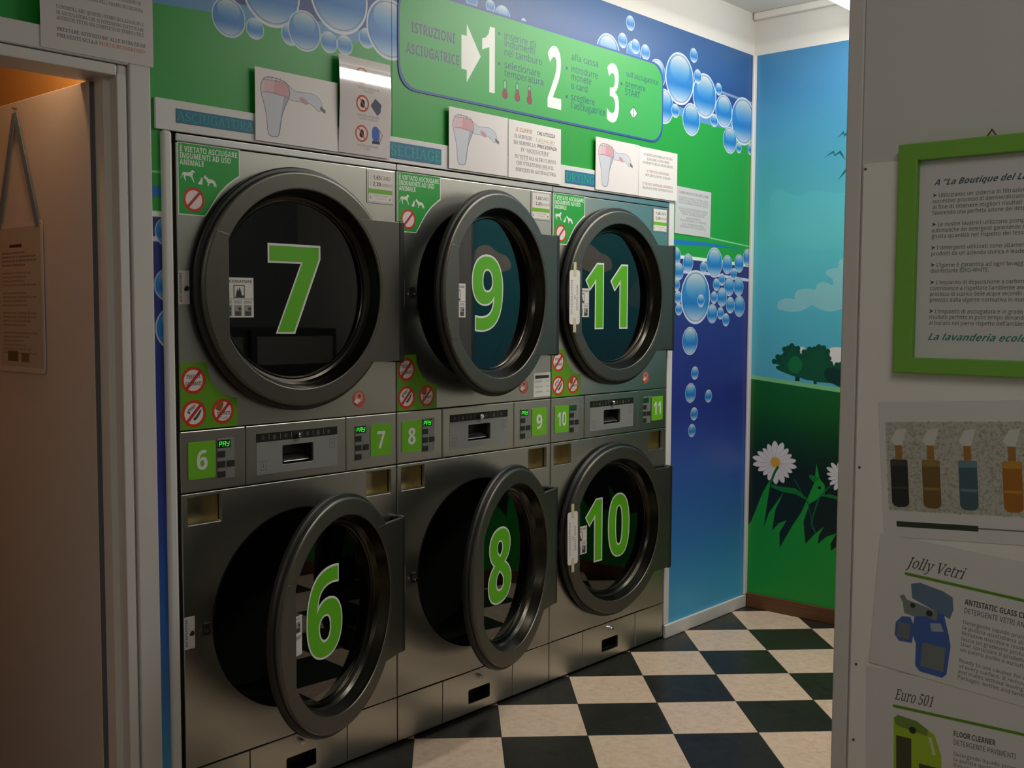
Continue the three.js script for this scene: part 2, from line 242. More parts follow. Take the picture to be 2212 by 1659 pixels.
  p.line([[0.254, 0.666], [0.329, 0.555], [0.356, 0.44], [0.369, 0.425]], '#135c34', 0.006); p.line([[0.439, 0.658], [0.382, 0.59], [0.355, 0.502], [0.347, 0.461], [0.369, 0.425]], '#146434', 0.008);
  P([[0.394, 0.602], [0.435, 0.616], [0.475, 0.609], [0.53, 0.58], [0.476, 0.594], [0.435, 0.599]], '#14782e');
  const daisy = (cx, cy, r, n, ph) => { for (let i = 0; i < n; i++) { g.save(); g.translate(p.X(cx), p.Y(cy)); g.scale(1.18, 1); g.rotate(ph + i * 6.2832 / n); const k = r * p.s * (0.9 + 0.1 * Math.sin(i * 5)); g.beginPath(); g.moveTo(0.12 * k, 0); g.bezierCurveTo(0.45 * k, -0.2 * k, 0.85 * k, -0.19 * k, k, -0.03 * k); g.bezierCurveTo(0.95 * k, 0.17 * k, 0.5 * k, 0.17 * k, 0.12 * k, 0); g.fillStyle = '#dedadb'; g.fill(); g.strokeStyle = '#9f98a4'; g.lineWidth = 1; g.stroke(); g.restore(); } p.disc(cx, cy, r * 0.24, '#dba53c'); };
  daisy(0.152, 0.738, 0.108, 18, 0.15); p.line([[0.166, 0.716], [0.15, 0.69], [0.127, 0.629]], '#15682c', 0.012); daisy(0.493, 0.706, 0.075, 15, 0.3); 
  const w = struct('wall_right', null, null, 'end wall with sky, meadow and daisy mural', 'wall');
  part(w, 'masonry', box(XR, XR + 0.1, 0, YC, -0.1, ZF), M.wall);
  const pg = planar(slab(rect(0, ZE, 0, MH), 0, 0.003), 0, 0, ZE, MH); pg.rotateY(-Math.PI / 2).translate(XR, 0, 0);
  part(w, 'mural_panel', pg, p.mat(0.35), 'printed meadow mural panel');
}
// skirtings, corner bead, coving, opening trims
{
  const wood = new Print(0, 0, 1, 0.08, 1024); wood.fill('#6a4426'); for (let i = 0; i < 160; i++) wood.line([[0, rnd() * 0.08], [0.3, rnd() * 0.002 + i * 0.0005], [1, i * 0.0005]], `rgba(${rnd() < .5 ? '40,20,8' : '150,95,50'},0.18)`, 0.0006);
  struct('baseboard_right', rbox(XR - 0.014, XR, 0.0, 0.072, 0.012, 1.04, 0.003), wood.mat(0.45), 'brown wooden skirting below the meadow mural', 'baseboard');
  struct('baseboard_back', rbox(2.402, XR - 0.014, 0.0, 0.061, -0.001, 0.013, 0.004), M.trim, 'white skirting below the bubble mural', 'baseboard');
  struct('trim_1', rbox(XR - 0.03, XR - 0.003, 0.062, MH, -0.001, 0.014, 0.005, 3), M.trim, 'white corner bead between the two murals', 'trim');
  struct('trim_2', rbox(2.402, 2.441, 0.062, 1.949, -0.004, 0.003, 0.002), M.trim, 'white strip right of the last dryer', 'trim');
  struct('trim_3', rbox(-0.044, -0.014, 0.0, 1.947, -0.02, 0.012, 0.01, 4), M.trim, 'white rounded post left of the first dryer', 'trim');
  struct('trim_4', rbox(-0.061, 2.441, 1.9475, 2.03, -0.001, 0.008, 0.002), M.trim, 'long white board above the dryers', 'trim');
  struct('trim_5', rbox(XR - 0.03, XR, YC - 0.035, YC, 0, ZF, 0.008, 3), M.ceiling, 'narrow white coving along the end wall', 'trim');
  struct('trim_6', merge([rbox(XR - 0.02, XR, 0, 2.3, 1.045, 1.1, 0.004), rbox(XR - 0.012, XR, 0, 2.3, 1.16, 1.2, 0.004), rbox(XR - 0.02, XR, 0, 2.3, 1.26, 1.4, 0.004)]), M.trim, 'white door casing on the end wall', 'trim');
}
// store room behind the open door
{
  const w = struct('wall_closet', null, null, 'orange store room behind the open door', 'wall');
  part(w, 'side_wall', box(-0.1, -0.05, 0, YC, -1.6, -0.1), M.orange); part(w, 'side_wall', box(-1.4, -1.3, 0, YC, -1.6, -0.1), M.orange);
  part(w, 'far_wall', box(-1.4, -0.05, 0, YC, -1.7, -1.6), M.orange); part(w, 'lowered_ceiling', box(-1.3, -0.1, 2.5, 2.54, -1.6, -0.1), M.orange);
  // frame
  const d = struct('door_1', null, null, 'white door frame with the door standing open inwards', 'door');
  const zf = 0.03;
  part(d, 'casing', rbox(-0.146, -0.086, 0, 2.152, -0.006, zf, 0.004, 3), M.lacquer);
  part(d, 'casing', rbox(-1.14, -0.1465, 2.094, 2.152, -0.006, zf, 0.004, 3), M.lacquer); part(d, 'casing', rbox(-1.14, -1.08, 0, 2.0935, -0.006, zf, 0.004, 3), M.lacquer);
  for (const [x0, x1] of [[-0.174, -0.147], [-1.079, -1.052]]) part(d, 'moulding', rbox(x0, x1, 0, 2.0935, -0.006, zf - 0.008, 0.006, 4), M.lacquer);
  part(d, 'moulding', rbox(-1.052, -0.1745, 2.068, 2.0935, -0.006, zf - 0.008, 0.006, 4), M.lacquer);
  part(d, 'jamb', rbox(-0.2, -0.1745, 0, 2.068, -0.05, zf, 0.003).translate(0.019, 0, 0), M.lacquer); part(d, 'jamb', rbox(-1.052, -1.027, 0, 2.068, -0.1, zf, 0.003), M.lacquer); part(d, 'head_jamb', rbox(-1.026, -0.182, 2.062, 2.09, -0.1, zf, 0.003), M.lacquer);
  const leaf = rbox(-0.214, -0.182, 0.006, 2.056, -0.87, -0.052, 0.003); part(d, 'leaf', leaf, M.lacquer, 'white door leaf swung into the store room');
  part(d, 'shaded_leaf_edge', rbox(-0.2135, -0.1825, 0.008, 2.054, -0.0525, -0.0505, 0.0008), M.shadedEdge, 'edge of the open door, its shade put into the dark grey colour'); for (const y of [0.25, 1.05, 1.82]) part(d, 'hinge', cyl(0.006, 0.09, 12).translate(-0.179, y, -0.058), M.chrome);  // edge of the white leaf painted dark to stand for its dimmer light
  part(d, 'handle', merge([cyl(0.009, 0.06, 12).rotateZ(Math.PI / 2).translate(-0.245, 1.02, -0.8), rbox(-0.279, -0.263, 1.01, 1.028, -0.81, -0.69, 0.006)]), M.chrome);
}
// bulb of the store room
{
  const b = thing('light_bulb', 'warm bulb hanging inside the store room above the open door', 'lamp');
  b.position.set(...BULB.pos);
  const glow = mat(0x000000, 0.5); glow.emissive.set(BULB.color); glow.emissiveIntensity = 2;
  part(b, 'globe', new THREE.SphereGeometry(0.03, 20, 14), glow); part(b, 'socket', cyl(0.014, 0.05, 14).translate(0, 0.05, 0), M.white); part(b, 'cord', cyl(0.003, 0.1, 8).translate(0, 0.12, 0), M.white);
  const l = new THREE.PointLight(BULB.color, BULB.power * 10, 0, 2); l.castShadow = true; l.shadow.radius = 1.4; l.name = 'bulb_light'; b.add(l);
}
// partition with notices, right of the camera
const PX = 0.06, PZ = 1.882;
{
  const w = struct('wall_partition', null, null, 'grey-white partition carrying notices', 'wall');
  part(w, 'panel', box(PX, PX + 0.09, 0, YC, PZ + 0.027, ZF), M.partition);
  part(w, 'corner_strip', rbox(PX - 0.003, PX + 0.093, 0, YC, PZ, PZ + 0.0262, 0.003), M.lacquer);
  part(w, 'board', rbox(PX - 0.006, PX - 0.0003, 0.05, 1.698, PZ + 0.031, ZF - 0.3, 0.0015), M.panelBoard, 'white board screwed to the partition');
  for (const [y, z] of [[1.694, 1.917], [1.224, 1.92], [0.905, 1.923], [0.78, 1.922]]) part(w, 'screw', new THREE.SphereGeometry(0.0022, 10, 6).translate(PX - 0.006, y - 0.004, z), M.nail);
}

// ---------------------------------------------------------------- ceiling lamps
const LAMP_LABELS = ['linear ceiling lamp nearest the machine wall, its lit edge beside the partition', 'linear ceiling lamp in mid room, mirrored in the mural', 'added unseen fill lamp above the viewer, brightening the partition'];  // third one is added out of view to lift the dim partition side
LAMPS.forEach(([x, z, len, out], i) => {
  const o = thing('ceiling_lamp', LAMP_LABELS[i], 'lamp', 'linear ceiling lamps'); o.position.set(x, YC, z);
  part(o, 'housing', rbox(-len / 2, len / 2, -0.09, 0, -0.08, 0.08, 0.006), M.white);
  const glow = mat([0.8, 0.8, 0.8], 0.4); glow.emissive.copy(TUBE_COLOR); glow.emissiveIntensity = i === 2 ? 2 : 3.5;
  part(o, 'diffuser', rbox(-len / 2 + 0.01, len / 2 - 0.01, -0.13, -0.091, -0.085, 0.085, 0.016, 4), glow, 'glowing diffuser');
  for (const s of [-1, 1]) part(o, 'end_cap', rbox(s * (len / 2 - 0.004) - 0.004, s * (len / 2 - 0.004) + 0.004, -0.134, -0.09, -0.088, 0.088, 0.003), M.white);
  const l = new THREE.RectAreaLight(TUBE_COLOR, out, len - 0.04, 0.15); l.position.set(0, -0.134, 0); l.rotation.x = -Math.PI / 2; l.name = 'lamp_light'; o.add(l);
  for (const s of [-1, 1]) { const k = new THREE.RectAreaLight(TUBE_COLOR, out * 1.3, len - 0.04, 0.034); k.position.set(0, -0.111, s * 0.0885); k.rotation.y = s > 0 ? Math.PI : 0; k.name = 'lamp_side_light'; o.add(k); }
});

// ---------------------------------------------------------------- stacked tumble dryers
const HX = 0.785, HZ = 0.02;
const ban = (p, x, y, r, draw) => { p.disc(x, y, r, '#c8361c'); p.disc(x, y, r * 0.77, '#e6dcdc'); draw?.(); p.line([[x - r * 0.58, y - r * 0.62], [x + r * 0.58, y + r * 0.62]], '#b0322c', r * 0.24); };
const animal = new Print(0.005, 1.724, 0.2, 0.2, 2400);   // no animal laundry
{
  const p = animal; p.fill('#e8ece4');
  const inner = [[0.0085, 1.7285], [0.0875, 1.7285], [0.1, 1.745], [0.115, 1.768], [0.135, 1.795], [0.16, 1.82], [0.185, 1.838], [0.2005, 1.848], [0.2005, 1.9195], [0.0085, 1.9195]];
  p.poly(inner, '#1fa03a');
  p.text('È VIETATO ASCIUGARE', 0.0125, 1.897, 0.0215, '#dfe9dc', { bold: true, width: 0.184 }).text('INDUMENTI AD USO', 0.0125, 1.879, 0.0215, '#dfe9dc', { bold: true, width: 0.162 }).text('ANIMALE', 0.0125, 1.861, 0.0215, '#dfe9dc', { bold: true, width: 0.076 });
  const c = '#e4e8e2', q = (l) => p.poly(l.map(([a, b]) => [0.012 + a * 0.000137, 1.8525 - b * 0.000118 * 1.0 + 0]), c);
  q([[10, 235], [40, 190], [60, 110], [95, 85], [180, 92], [240, 70], [285, 20], [310, 35], [350, 80], [335, 92], [300, 78], [290, 130], [285, 175], [310, 240], [330, 310], [312, 310], [285, 250], [250, 190], [190, 170], [130, 170], [125, 230], [140, 290], [125, 295], [95, 230], [85, 160], [70, 150], [50, 200], [25, 240]]);
  q([[400, 335], [430, 290], [470, 235], [480, 175], [500, 190], [515, 175], [520, 220], [510, 290], [505, 340], [400, 340]]);
  q([[540, 170], [575, 110], [600, 140], [650, 190], [740, 195], [800, 235], [840, 320], [830, 345], [845, 375], [825, 372], [800, 330], [790, 375], [775, 370], [775, 320], [740, 280], [670, 290], [655, 360], [630, 360], [635, 290], [600, 230], [585, 200], [555, 190]]);
  ban(p, 0.0545, 1.769, 0.0335);
}
const greenLow = new Print(0.003, 1.133, 0.183, 0.19, 2400);  // no rubberised fabrics, nails or carpets
{
  const p = greenLow; p.fill('#5f9c14');
  ban(p, 0.044, 1.271, 0.0385, () => p.text('TESSUTI', 0.044, 1.276, 0.015, '#4a4038', { bold: true, align: 'center', width: 0.044 }).text('GOMMATI', 0.044, 1.256, 0.015, '#4a4038', { bold: true, align: 'center', width: 0.051 }));
  ban(p, 0.044, 1.178, 0.0385, () => { for (let i = 0; i < 7; i++) p.line([[0.024 + i * 0.0035, 1.181 + i * 0.002], [0.027 + i * 0.0035, 1.191 + i * 0.0022]], '#3a342e', 0.0016); p.poly([[0.04, 1.163], [0.047, 1.157], [0.06, 1.17], [0.07, 1.19], [0.062, 1.187], [0.052, 1.172]], '#4b4234', true); p.poly([[0.024, 1.184], [0.03, 1.176], [0.033, 1.183]], '#2b2622'); });
  ban(p, 0.137, 1.179, 0.036, () => { p.poly([[0.11, 1.187], [0.118, 1.2], [0.13, 1.208], [0.142, 1.205], [0.134, 1.185], [0.128, 1.178]], '#9a5a24', true); p.text('TAPPETI', 0.14, 1.168, 0.014, '#1f1a16', { bold: true, align: 'center', width: 0.044 }).text('Tutti', 0.141, 1.156, 0.011, '#6a7884', { align: 'center' }); });
}
const priceTag = new Print(0, 0, 0.1, 0.094, 2400);
{
  const p = priceTag; p.fill('#dcd6cf');
  p.text('1,65', 0.018, 0.070, 0.017, '#3a3632', { bold: true }).text('CARD', 0.052, 0.070, 0.017, '#55504c').text('2,20', 0.018, 0.049, 0.017, '#3a3632', { bold: true }).text('contanti', 0.05, 0.049, 0.016, '#6a6460', { width: 0.05 });
  for (const y of [0.078, 0.057]) { p.rect(0.005, 0.013, y, y + 0.001, '#8a8480'); p.rect(0.005, 0.013, y - 0.006, y - 0.005, '#8a8480'); }
  p.rect(0, 0.1, 0.0245, 0.039, '#6cae1a'); p.poly([[0.004, 0.008], [0.012, 0.008], [0.008, 0.018]], '#7c8890'); p.disc(0.09, 0.009, 0.004, '#a87a5a');
  p.text('Un servizio di lavaggio', 0.05, 0.0165, 0.007, '#8a8682', { align: 'center', width: 0.062 }).text('e asciugatura', 0.05, 0.008, 0.007, '#8a8682', { align: 'center' });
}
const flameSticker = (swap) => {
  const p = new Print(0, 0, 0.104, 0.115, 2400); p.fill('#d2cfca');
  const a = swap ? 0 : 0.053, b = swap ? 0.062 : 0;
  p.text('ASCIUGATORE', 0.052, a + 0.047, 0.0115, '#3a3836', { bold: true, align: 'center', width: 0.094 });
  p.rect(0.036, 0.074, a + 0.004, a + 0.041, '#262422'); p.rect(0.0385, 0.0715, a + 0.006, a + 0.0385, '#cfccc6');
  p.poly([[0.042, a + 0.004], [0.045, a + 0.015], [0.049, a + 0.03], [0.053, a + 0.022], [0.056, a + 0.035], [0.061, a + 0.024], [0.064, a + 0.01], [0.07, a + 0.012], [0.071, a + 0.004]], '#1c1b1a');
  p.rect(0, 0.104, swap ? 0.0545 : 0.0525, swap ? 0.0565 : 0.0545, '#8f8c88');
  for (let i = 0; i < 3; i++) { const x = 0.004 + i * 0.0335; p.rect(x, x + 0.026, b + 0.004, b + 0.036, '#8b8a86'); p.rect(x + 0.003, x + 0.023, b + 0.005, b + 0.018, '#3d3a36'); p.disc(x + 0.019, b + 0.025, 0.005, '#35322e'); p.rect(x, x + 0.026, b + 0.04, b + 0.049, '#a9a7a2'); }
  return p;
};
const flameA = flameSticker(false).mat(0.5), flameB = flameSticker(true).mat(0.5);
const sideSticker = new Print(0, 0, 0.034, 0.092, 2400);
{ const p = sideSticker; p.fill('#c9c6c2'); p.text('ASCIUGATORE', 0.011, 0.006, 0.010, '#4a4744', { bold: true, width: 0.08, turn: -Math.PI / 2 }); p.rect(0.015, 0.033, 0.034, 0.054, '#c0bdb8'); p.poly([[0.017, 0.036], [0.033, 0.036], [0.033, 0.048], [0.026, 0.052], [0.019, 0.045]], '#26231f', true); }
const sideMat = sideSticker.mat(0.5);
const icons = new Print(0.248, 0.982, 0.301, 0.122, 2400);
{
  const p = icons; p.fill('#8d8f8d'); p.rect(0.248, 0.549, 1.0785, 1.104, '#16150f');
  for (let i = 0; i < 7; i++) { const x = 0.272 + i * 0.0405; if (i !== 3) { p.disc(x, 1.091, 0.0065, '#4c4a45'); if (i % 2) p.poly([[x - 0.007, 1.085], [x + 0.004, 1.082], [x + 0.003, 1.099]], '#5c5a54'); } if (i < 6) p.rect(x + 0.02, x + 0.0215, 1.083, 1.1, '#9a978e'); }
  for (const [x, y] of [[0.262, 0.995], [0.518, 1.04]]) { p.line([[x, y], [x + 0.02, y], [x + 0.02, y + 0.026], [x, y + 0.026], [x, y]], '#5b5d5b', 0.0014); p.line([[x + 0.01, y + 0.007], [x + 0.01, y + 0.019]], '#4b4d4b', 0.002); }
}
const iconMat = icons.mat(0.5, { metalness: 0.2 });
const redRound = new Print(0, 0, 0.056, 0.056, 2000);
{ const p = redRound; p.fill('#a04a42'); p.disc(0.028, 0.028, 0.027, '#b4564c'); p.disc(0.028, 0.034, 0.017, '#c88a80'); p.poly([[0.008, 0.02], [0.02, 0.032], [0.02, 0.012]], '#e6dcd6'); p.poly([[0.02, 0.012], [0.02, 0.032], [0.036, 0.024]], '#d8d0c8'); p.poly([[0.008, 0.02], [0.02, 0.012], [0.014, 0.008]], '#4a2320'); p.disc(0.03, 0.038, 0.006, '#9c3c34'); }
const redMat = redRound.mat(0.35);
const whiteLabel = new Print(0, 0, 0.1, 0.092, 1600);
{ const p = whiteLabel; p.fill('#d6d6d0'); p.rect(0.01, 0.092, 0.07, 0.082, '#2c2f2a'); for (const y of [0.056, 0.036, 0.016]) { p.text('programma', 0.012, y, 0.009, '#5c605a', { width: 0.04 }).text('min', 0.092, y, 0.009, '#4c504a', { align: 'right' }); } }
const display = (on) => {
  const p = new Print(0, 0, 0.042, 0.022, 4000); p.fill(on ? '#051206' : '#0c4a22'); const e = new Print(0, 0, 0.042, 0.022, 4000); e.fill('#000');
  if (on) for (const [k, segs] of [[0, 'abefg'], [1, 'abcefg'], [2, 'bcdfg']]) { const x = 0.005 + k * 0.012, y = 0.004, w = 0.0075, h = 0.0065, s = 0.0007, L = { a: [[0, 2 * h], [w, 2 * h]], b: [[w, 2 * h], [w, h]], c: [[w, h], [w, 0]], d: [[0, 0], [w, 0]], e: [[0, h], [0, 0]], f: [[0, 2 * h], [0, h]], g: [[0, h], [w, h]] }; for (const c of segs) { const l = L[c].map(([a, b]) => [x + a + b * 0.12, y + b + 0.0003]); p.line(l, '#3cff3c', 0.0017); e.line(l, '#2dff20', 0.0017); } }
  const t = e.tex(); const m = p.mat(0.25); if (on) { m.emissive.set(0xffffff); m.emissiveMap = t; m.emissiveIntensity = 1.1; } return m;
};
const dispOn = display(true), dispOff = display(false);

const G = {};
{
  const up = rect(0.002, 0.798, 1.1325, 1.9205); up.holes.push(circlePath(0.4, 1.528, 0.303)); G.upper = slab(up, -0.02, 0, 0.0024, 96);
  const lo = rect(0.002, 0.798, 0.1665, 0.9545); lo.holes.push(circlePath(0.4, 0.562, 0.303), rrect(0.021, 0.127, 0.866, 0.943, 0.002, true), rrect(0.669, 0.774, 0.866, 0.943, 0.002, true)); G.lower = slab(lo, -0.02, 0, 0.0024, 96);
  G.cap = rbox(0.0008, 0.7992, 1.9225, 1.9445, -0.03, 0.003, 0.003, 3);
  const pocket = (x0, x1, y0, y1, d) => merge([box(x0, x1, y0, y1, -d - 0.004, -d), box(x0 - 0.002, x0, y0, y1, -d, -0.012), box(x1, x1 + 0.002, y0, y1, -d, -0.012), box(x0, x1, y0 - 0.002, y0, -d, -0.012), box(x0, x1, y1, y1 + 0.002, -d, -0.012)]);
  G.pocketA = pocket(0.021, 0.127, 0.866, 0.943, 0.05); G.pocketB = pocket(0.669, 0.774, 0.866, 0.943, 0.05);
  G.sideL = slab(rect(0.002, 0.2108, 0.9575, 1.1295), -0.02, -0.0005, 0.0026); G.sideR = slab(rect(0.5862, 0.798, 0.9575, 1.1295), -0.02, -0.0005, 0.0026);
  const c = rect(0.2132, 0.5838, 0.9575, 1.1295); c.holes.push(rrect(0.341, 0.455, 1.005, 1.062, 0.006, true)); G.drawer = slab(c, -0.02, 0.0005, 0.0026);
  const lp = rect(0.248, 0.549, 0.982, 1.104); lp.holes.push(rrect(0.34, 0.456, 1.004, 1.063, 0.006, true)); G.label = planar(slab(lp, 0.0005, 0.0013), 0.248, 0.982, 0.301, 0.122);
  G.slot = pocket(0.341, 0.455, 1.005, 1.062, 0.045); G.grip = rbox(0.35, 0.446, 1.012, 1.019, -0.04, -0.012, 0.003);
  G.coinLip = new THREE.BoxGeometry(0.094, 0.003, 0.034).rotateX(0.5).translate(0.4, 1.02, -0.024);
  G.botL = slab(rect(0.002, 0.2123, 0.012, 0.163), -0.02, 0, 0.0014); G.botR = slab(rect(0.5847, 0.798, 0.012, 0.163), -0.02, 0, 0.0014);
  const b = rect(0.2151, 0.5819, 0.012, 0.163); b.holes.push(rrect(0.345, 0.458, 0.045, 0.096, 0.006, true)); G.botC = slab(b, -0.02, 0, 0.0014); G.botSlot = pocket(0.345, 0.458, 0.045, 0.096, 0.05);
  G.body = merge([box(0.001, 0.008, 0.012, 1.92, -1.05, -0.022), box(0.792, 0.799, 0.012, 1.92, -1.05, -0.022), box(0.008, 0.792, 1.9, 1.92, -1.05, -0.022), box(0.008, 0.792, 0.012, 0.03, -1.05, -0.022), box(0.008, 0.792, 0.012, 1.9, -1.05, -1.04), box(0.008, 0.792, 0.95, 1.135, -0.5, -0.09), box(0.008, 0.792, 0.155, 0.17, -0.5, -0.09)]);
  G.foot = cyl(0.02, 0.013, 14).translate(0, 0.0065, 0);
  G.toe = box(0.004, 0.796, 0.0, 0.03, -0.06, -0.04);
  G.collar = lathe([[0.3065, -0.001], [0.3065, 0.001], [0.3045, 0.002], [0.3015, 0.001], [0.3005, -0.004], [0.3, -0.1], [0.304, -0.11], [0.3, -0.12], [0.3, -0.26], [0.306, -0.27]]);
  G.drum = lathe([[0.306, -0.27], [0.36, -0.28], [0.362, -0.97], [0.35, -0.98], [0.0, -0.99]]);
  // door, centred on its own middle, z measured from the cabinet front
  G.rim = lathe([[0.336, 0.011], [0.358, 0.0095], [0.3615, 0.013], [0.3615, 0.022], [0.358, 0.027], [0.3495, 0.0285]], 128);
  G.ring = lathe([[0.34, 0.0105], [0.349, 0.012], [0.349, 0.034], [0.348, 0.0385], [0.3455, 0.041], [0.342, 0.042], [0.2985, 0.042], [0.2965, 0.041], [0.2955, 0.0385]], 128);
  G.recess = lathe([[0.2955, 0.0385], [0.293, 0.03], [0.284, 0.004], [0.2775, -0.006], [0.27, -0.010], [0.265, -0.0095], [0.2615, -0.0125], [0.2605, -0.022], [0.275, -0.022], [0.285, -0.008], [0.294, 0.0105], [0.34, 0.0105]], 128);
  G.glass = new THREE.CircleGeometry(0.2612, 96).translate(0, 0, -0.0165);
  const hp = new THREE.Shape(); const a0 = Math.asin(0.157 / 0.34); hp.moveTo(-0.264, -0.15); hp.lineTo(-0.264, 0.15); hp.lineTo(-0.34 * Math.cos(a0) + 0.012, 0.157); hp.absarc(0, 0, 0.34, Math.PI - a0, Math.PI + a0, false); hp.closePath(); G.grab = slab(hp, 0.03, 0.0432, 0.0014);
  const hg = new THREE.Shape(); const a1 = Math.asin(0.224 / 0.304); hg.moveTo(0.304 * Math.cos(a1), -0.224); hg.lineTo(0.376, -0.224); hg.lineTo(0.376, 0.224); hg.lineTo(0.304 * Math.cos(a1), 0.224); hg.absarc(0, 0, 0.304, a1, -a1, true); hg.closePath(); G.hinge = slab(hg, 0.029, 0.0428, 0.0014);
  G.knuckle = rbox(0.377, 0.401, -0.23, 0.228, 0.001, 0.041, 0.006, 3);
  G.catch = merge([rbox(0.062, 0.082, -0.018, 0.018, 0, 0.006, 0.002)]); G.stud = zcyl(0.0045, 0.014, 0.073, -0.006, 0.01, 12);
  const rr = new THREE.Shape(); rr.absarc(0, 0, 0.0265, 0, Math.PI * 2, false); G.red = planar(slab(rr, 0, 0.0006), -0.028, -0.028, 0.056, 0.056).translate(0.6385, 1.184, 0);
  const an = new THREE.Shape([[0.006, 1.7255], [0.0895, 1.7255], [0.103, 1.743], [0.118, 1.766], [0.138, 1.792], [0.162, 1.816], [0.187, 1.834], [0.2035, 1.8435], [0.2035, 1.9215], [0.006, 1.9215]].map((q) => new THREE.Vector2(...q))); G.animal = planar(slab(an, 0, 0.0006), 0.005, 1.724, 0.2, 0.2);
  const gl = new THREE.Shape([[0.004, 1.134], [0.1845, 1.134], [0.1845, 1.216], [0.165, 1.218], [0.14, 1.228], [0.118, 1.245], [0.1, 1.268], [0.09, 1.295], [0.0875, 1.3205], [0.004, 1.3205]].map((q) => new THREE.Vector2(...q))); G.greenLow = planar(slab(gl, 0, 0.0006), 0.003, 1.133, 0.183, 0.19);
  G.tagPlate = rbox(0.675, 0.788, 1.81, 1.9165, 0, 0.002, 0.0009); G.tag = box(0.6815, 0.7815, 1.8165, 1.91, 0.002, 0.0026);
  G.side = box(0.002, 0.036, -0.046, 0.046, 0, 0.0006);
  G.lock = merge([zcyl(0.0085, 0.012, 0, 0, 0.006, 20), zcyl(0.006, 0.004, 0, 0, 0.0135, 16)]);
  G.keypad = rbox(-0.0285, 0.0285, 0.986, 1.101, 0, 0.0014, 0.0006); G.disp = box(-0.027, 0.015, 1.0745, 1.0965, 0.0014, 0.002); G.key = rbox(-0.012, 0.012, -0.009, 0.009, 0.0014, 0.0036, 0.001);
  G.badgeEdge = slab(rrect(-0.0455, 0.0455, 0.9915, 1.1005, 0.007), 0, 0.0008); G.badge = slab(rrect(-0.0435, 0.0435, 0.9935, 1.0985, 0.006), 0.0008, 0.0014);
}
const animalMat = animal.mat(0.4), greenLowMat = greenLow.mat(0.4), tagMat = priceTag.mat(0.4), whiteLabelMat = whiteLabel.mat(0.5);
const SIZES = { 6: [0.19, 0.262], 7: [0.181, 0.256], 8: [0.184, 0.262], 9: [0.184, 0.258], 10: [0.296, 0.26], 11: [0.276, 0.256] };
function loadingDoor(dryer, num, cy, angle) {
  const d = sub(dryer, 'loading_door', `round dark-rimmed glass door with a large green ${num}` + (angle > 0.2 ? ', standing ajar' : ''));
  d.position.set(HX, cy, HZ); d.rotation.y = angle;
  const at = (name, g, m, l) => { const o = part(d, name, g, m, l); o.position.set(0.4 - HX, 0, -HZ); return o; };
  at('gasket', G.rim, M.rubber); at('ring', G.ring, M.ringPaint); at('recess', G.recess, M.recess); at('glass', G.glass, M.glass); at('handle_plate', G.grab, M.ringPaint); at('hinge_plate', G.hinge, M.ringPaint); at('hinge_knuckle', G.knuckle, M.rubber);
  const [w, h] = SIZES[num], shapes = digits(String(num), w, h);
  const back = new THREE.ExtrudeGeometry(shapes, { depth: 0.0002, bevelEnabled: true, bevelSize: 0.0068, bevelThickness: 0.0002, bevelSegments: 1, curveSegments: 12 }).translate(0, 0, -0.0156);
  const face = new THREE.ExtrudeGeometry(shapes, { depth: 0.0005, bevelEnabled: false, curveSegments: 12 }).translate(0, 0, -0.0152);
  const dx = { 6: -0.018, 7: 0.004, 8: -0.012, 9: -0.008, 10: 0.0, 11: -0.022 }[num];
  for (const [n, g, m] of [['number_outline', back, M.whiteVinyl], ['number', face, M.greenVinyl]]) at(n, g.translate(dx, 0.002, 0), m, n === 'number' ? `lime green ${num}` : undefined);
  const sw = num === 6, sx = num === 11 || num === 10 ? 0.0 : 0;
  at('flame_sticker', box(-0.248 + sx, -0.144 + sx, -0.083, 0.032, -0.0162, -0.0156), sw ? flameB : flameA, 'small white warning sticker with flame sign');
  return d;
}
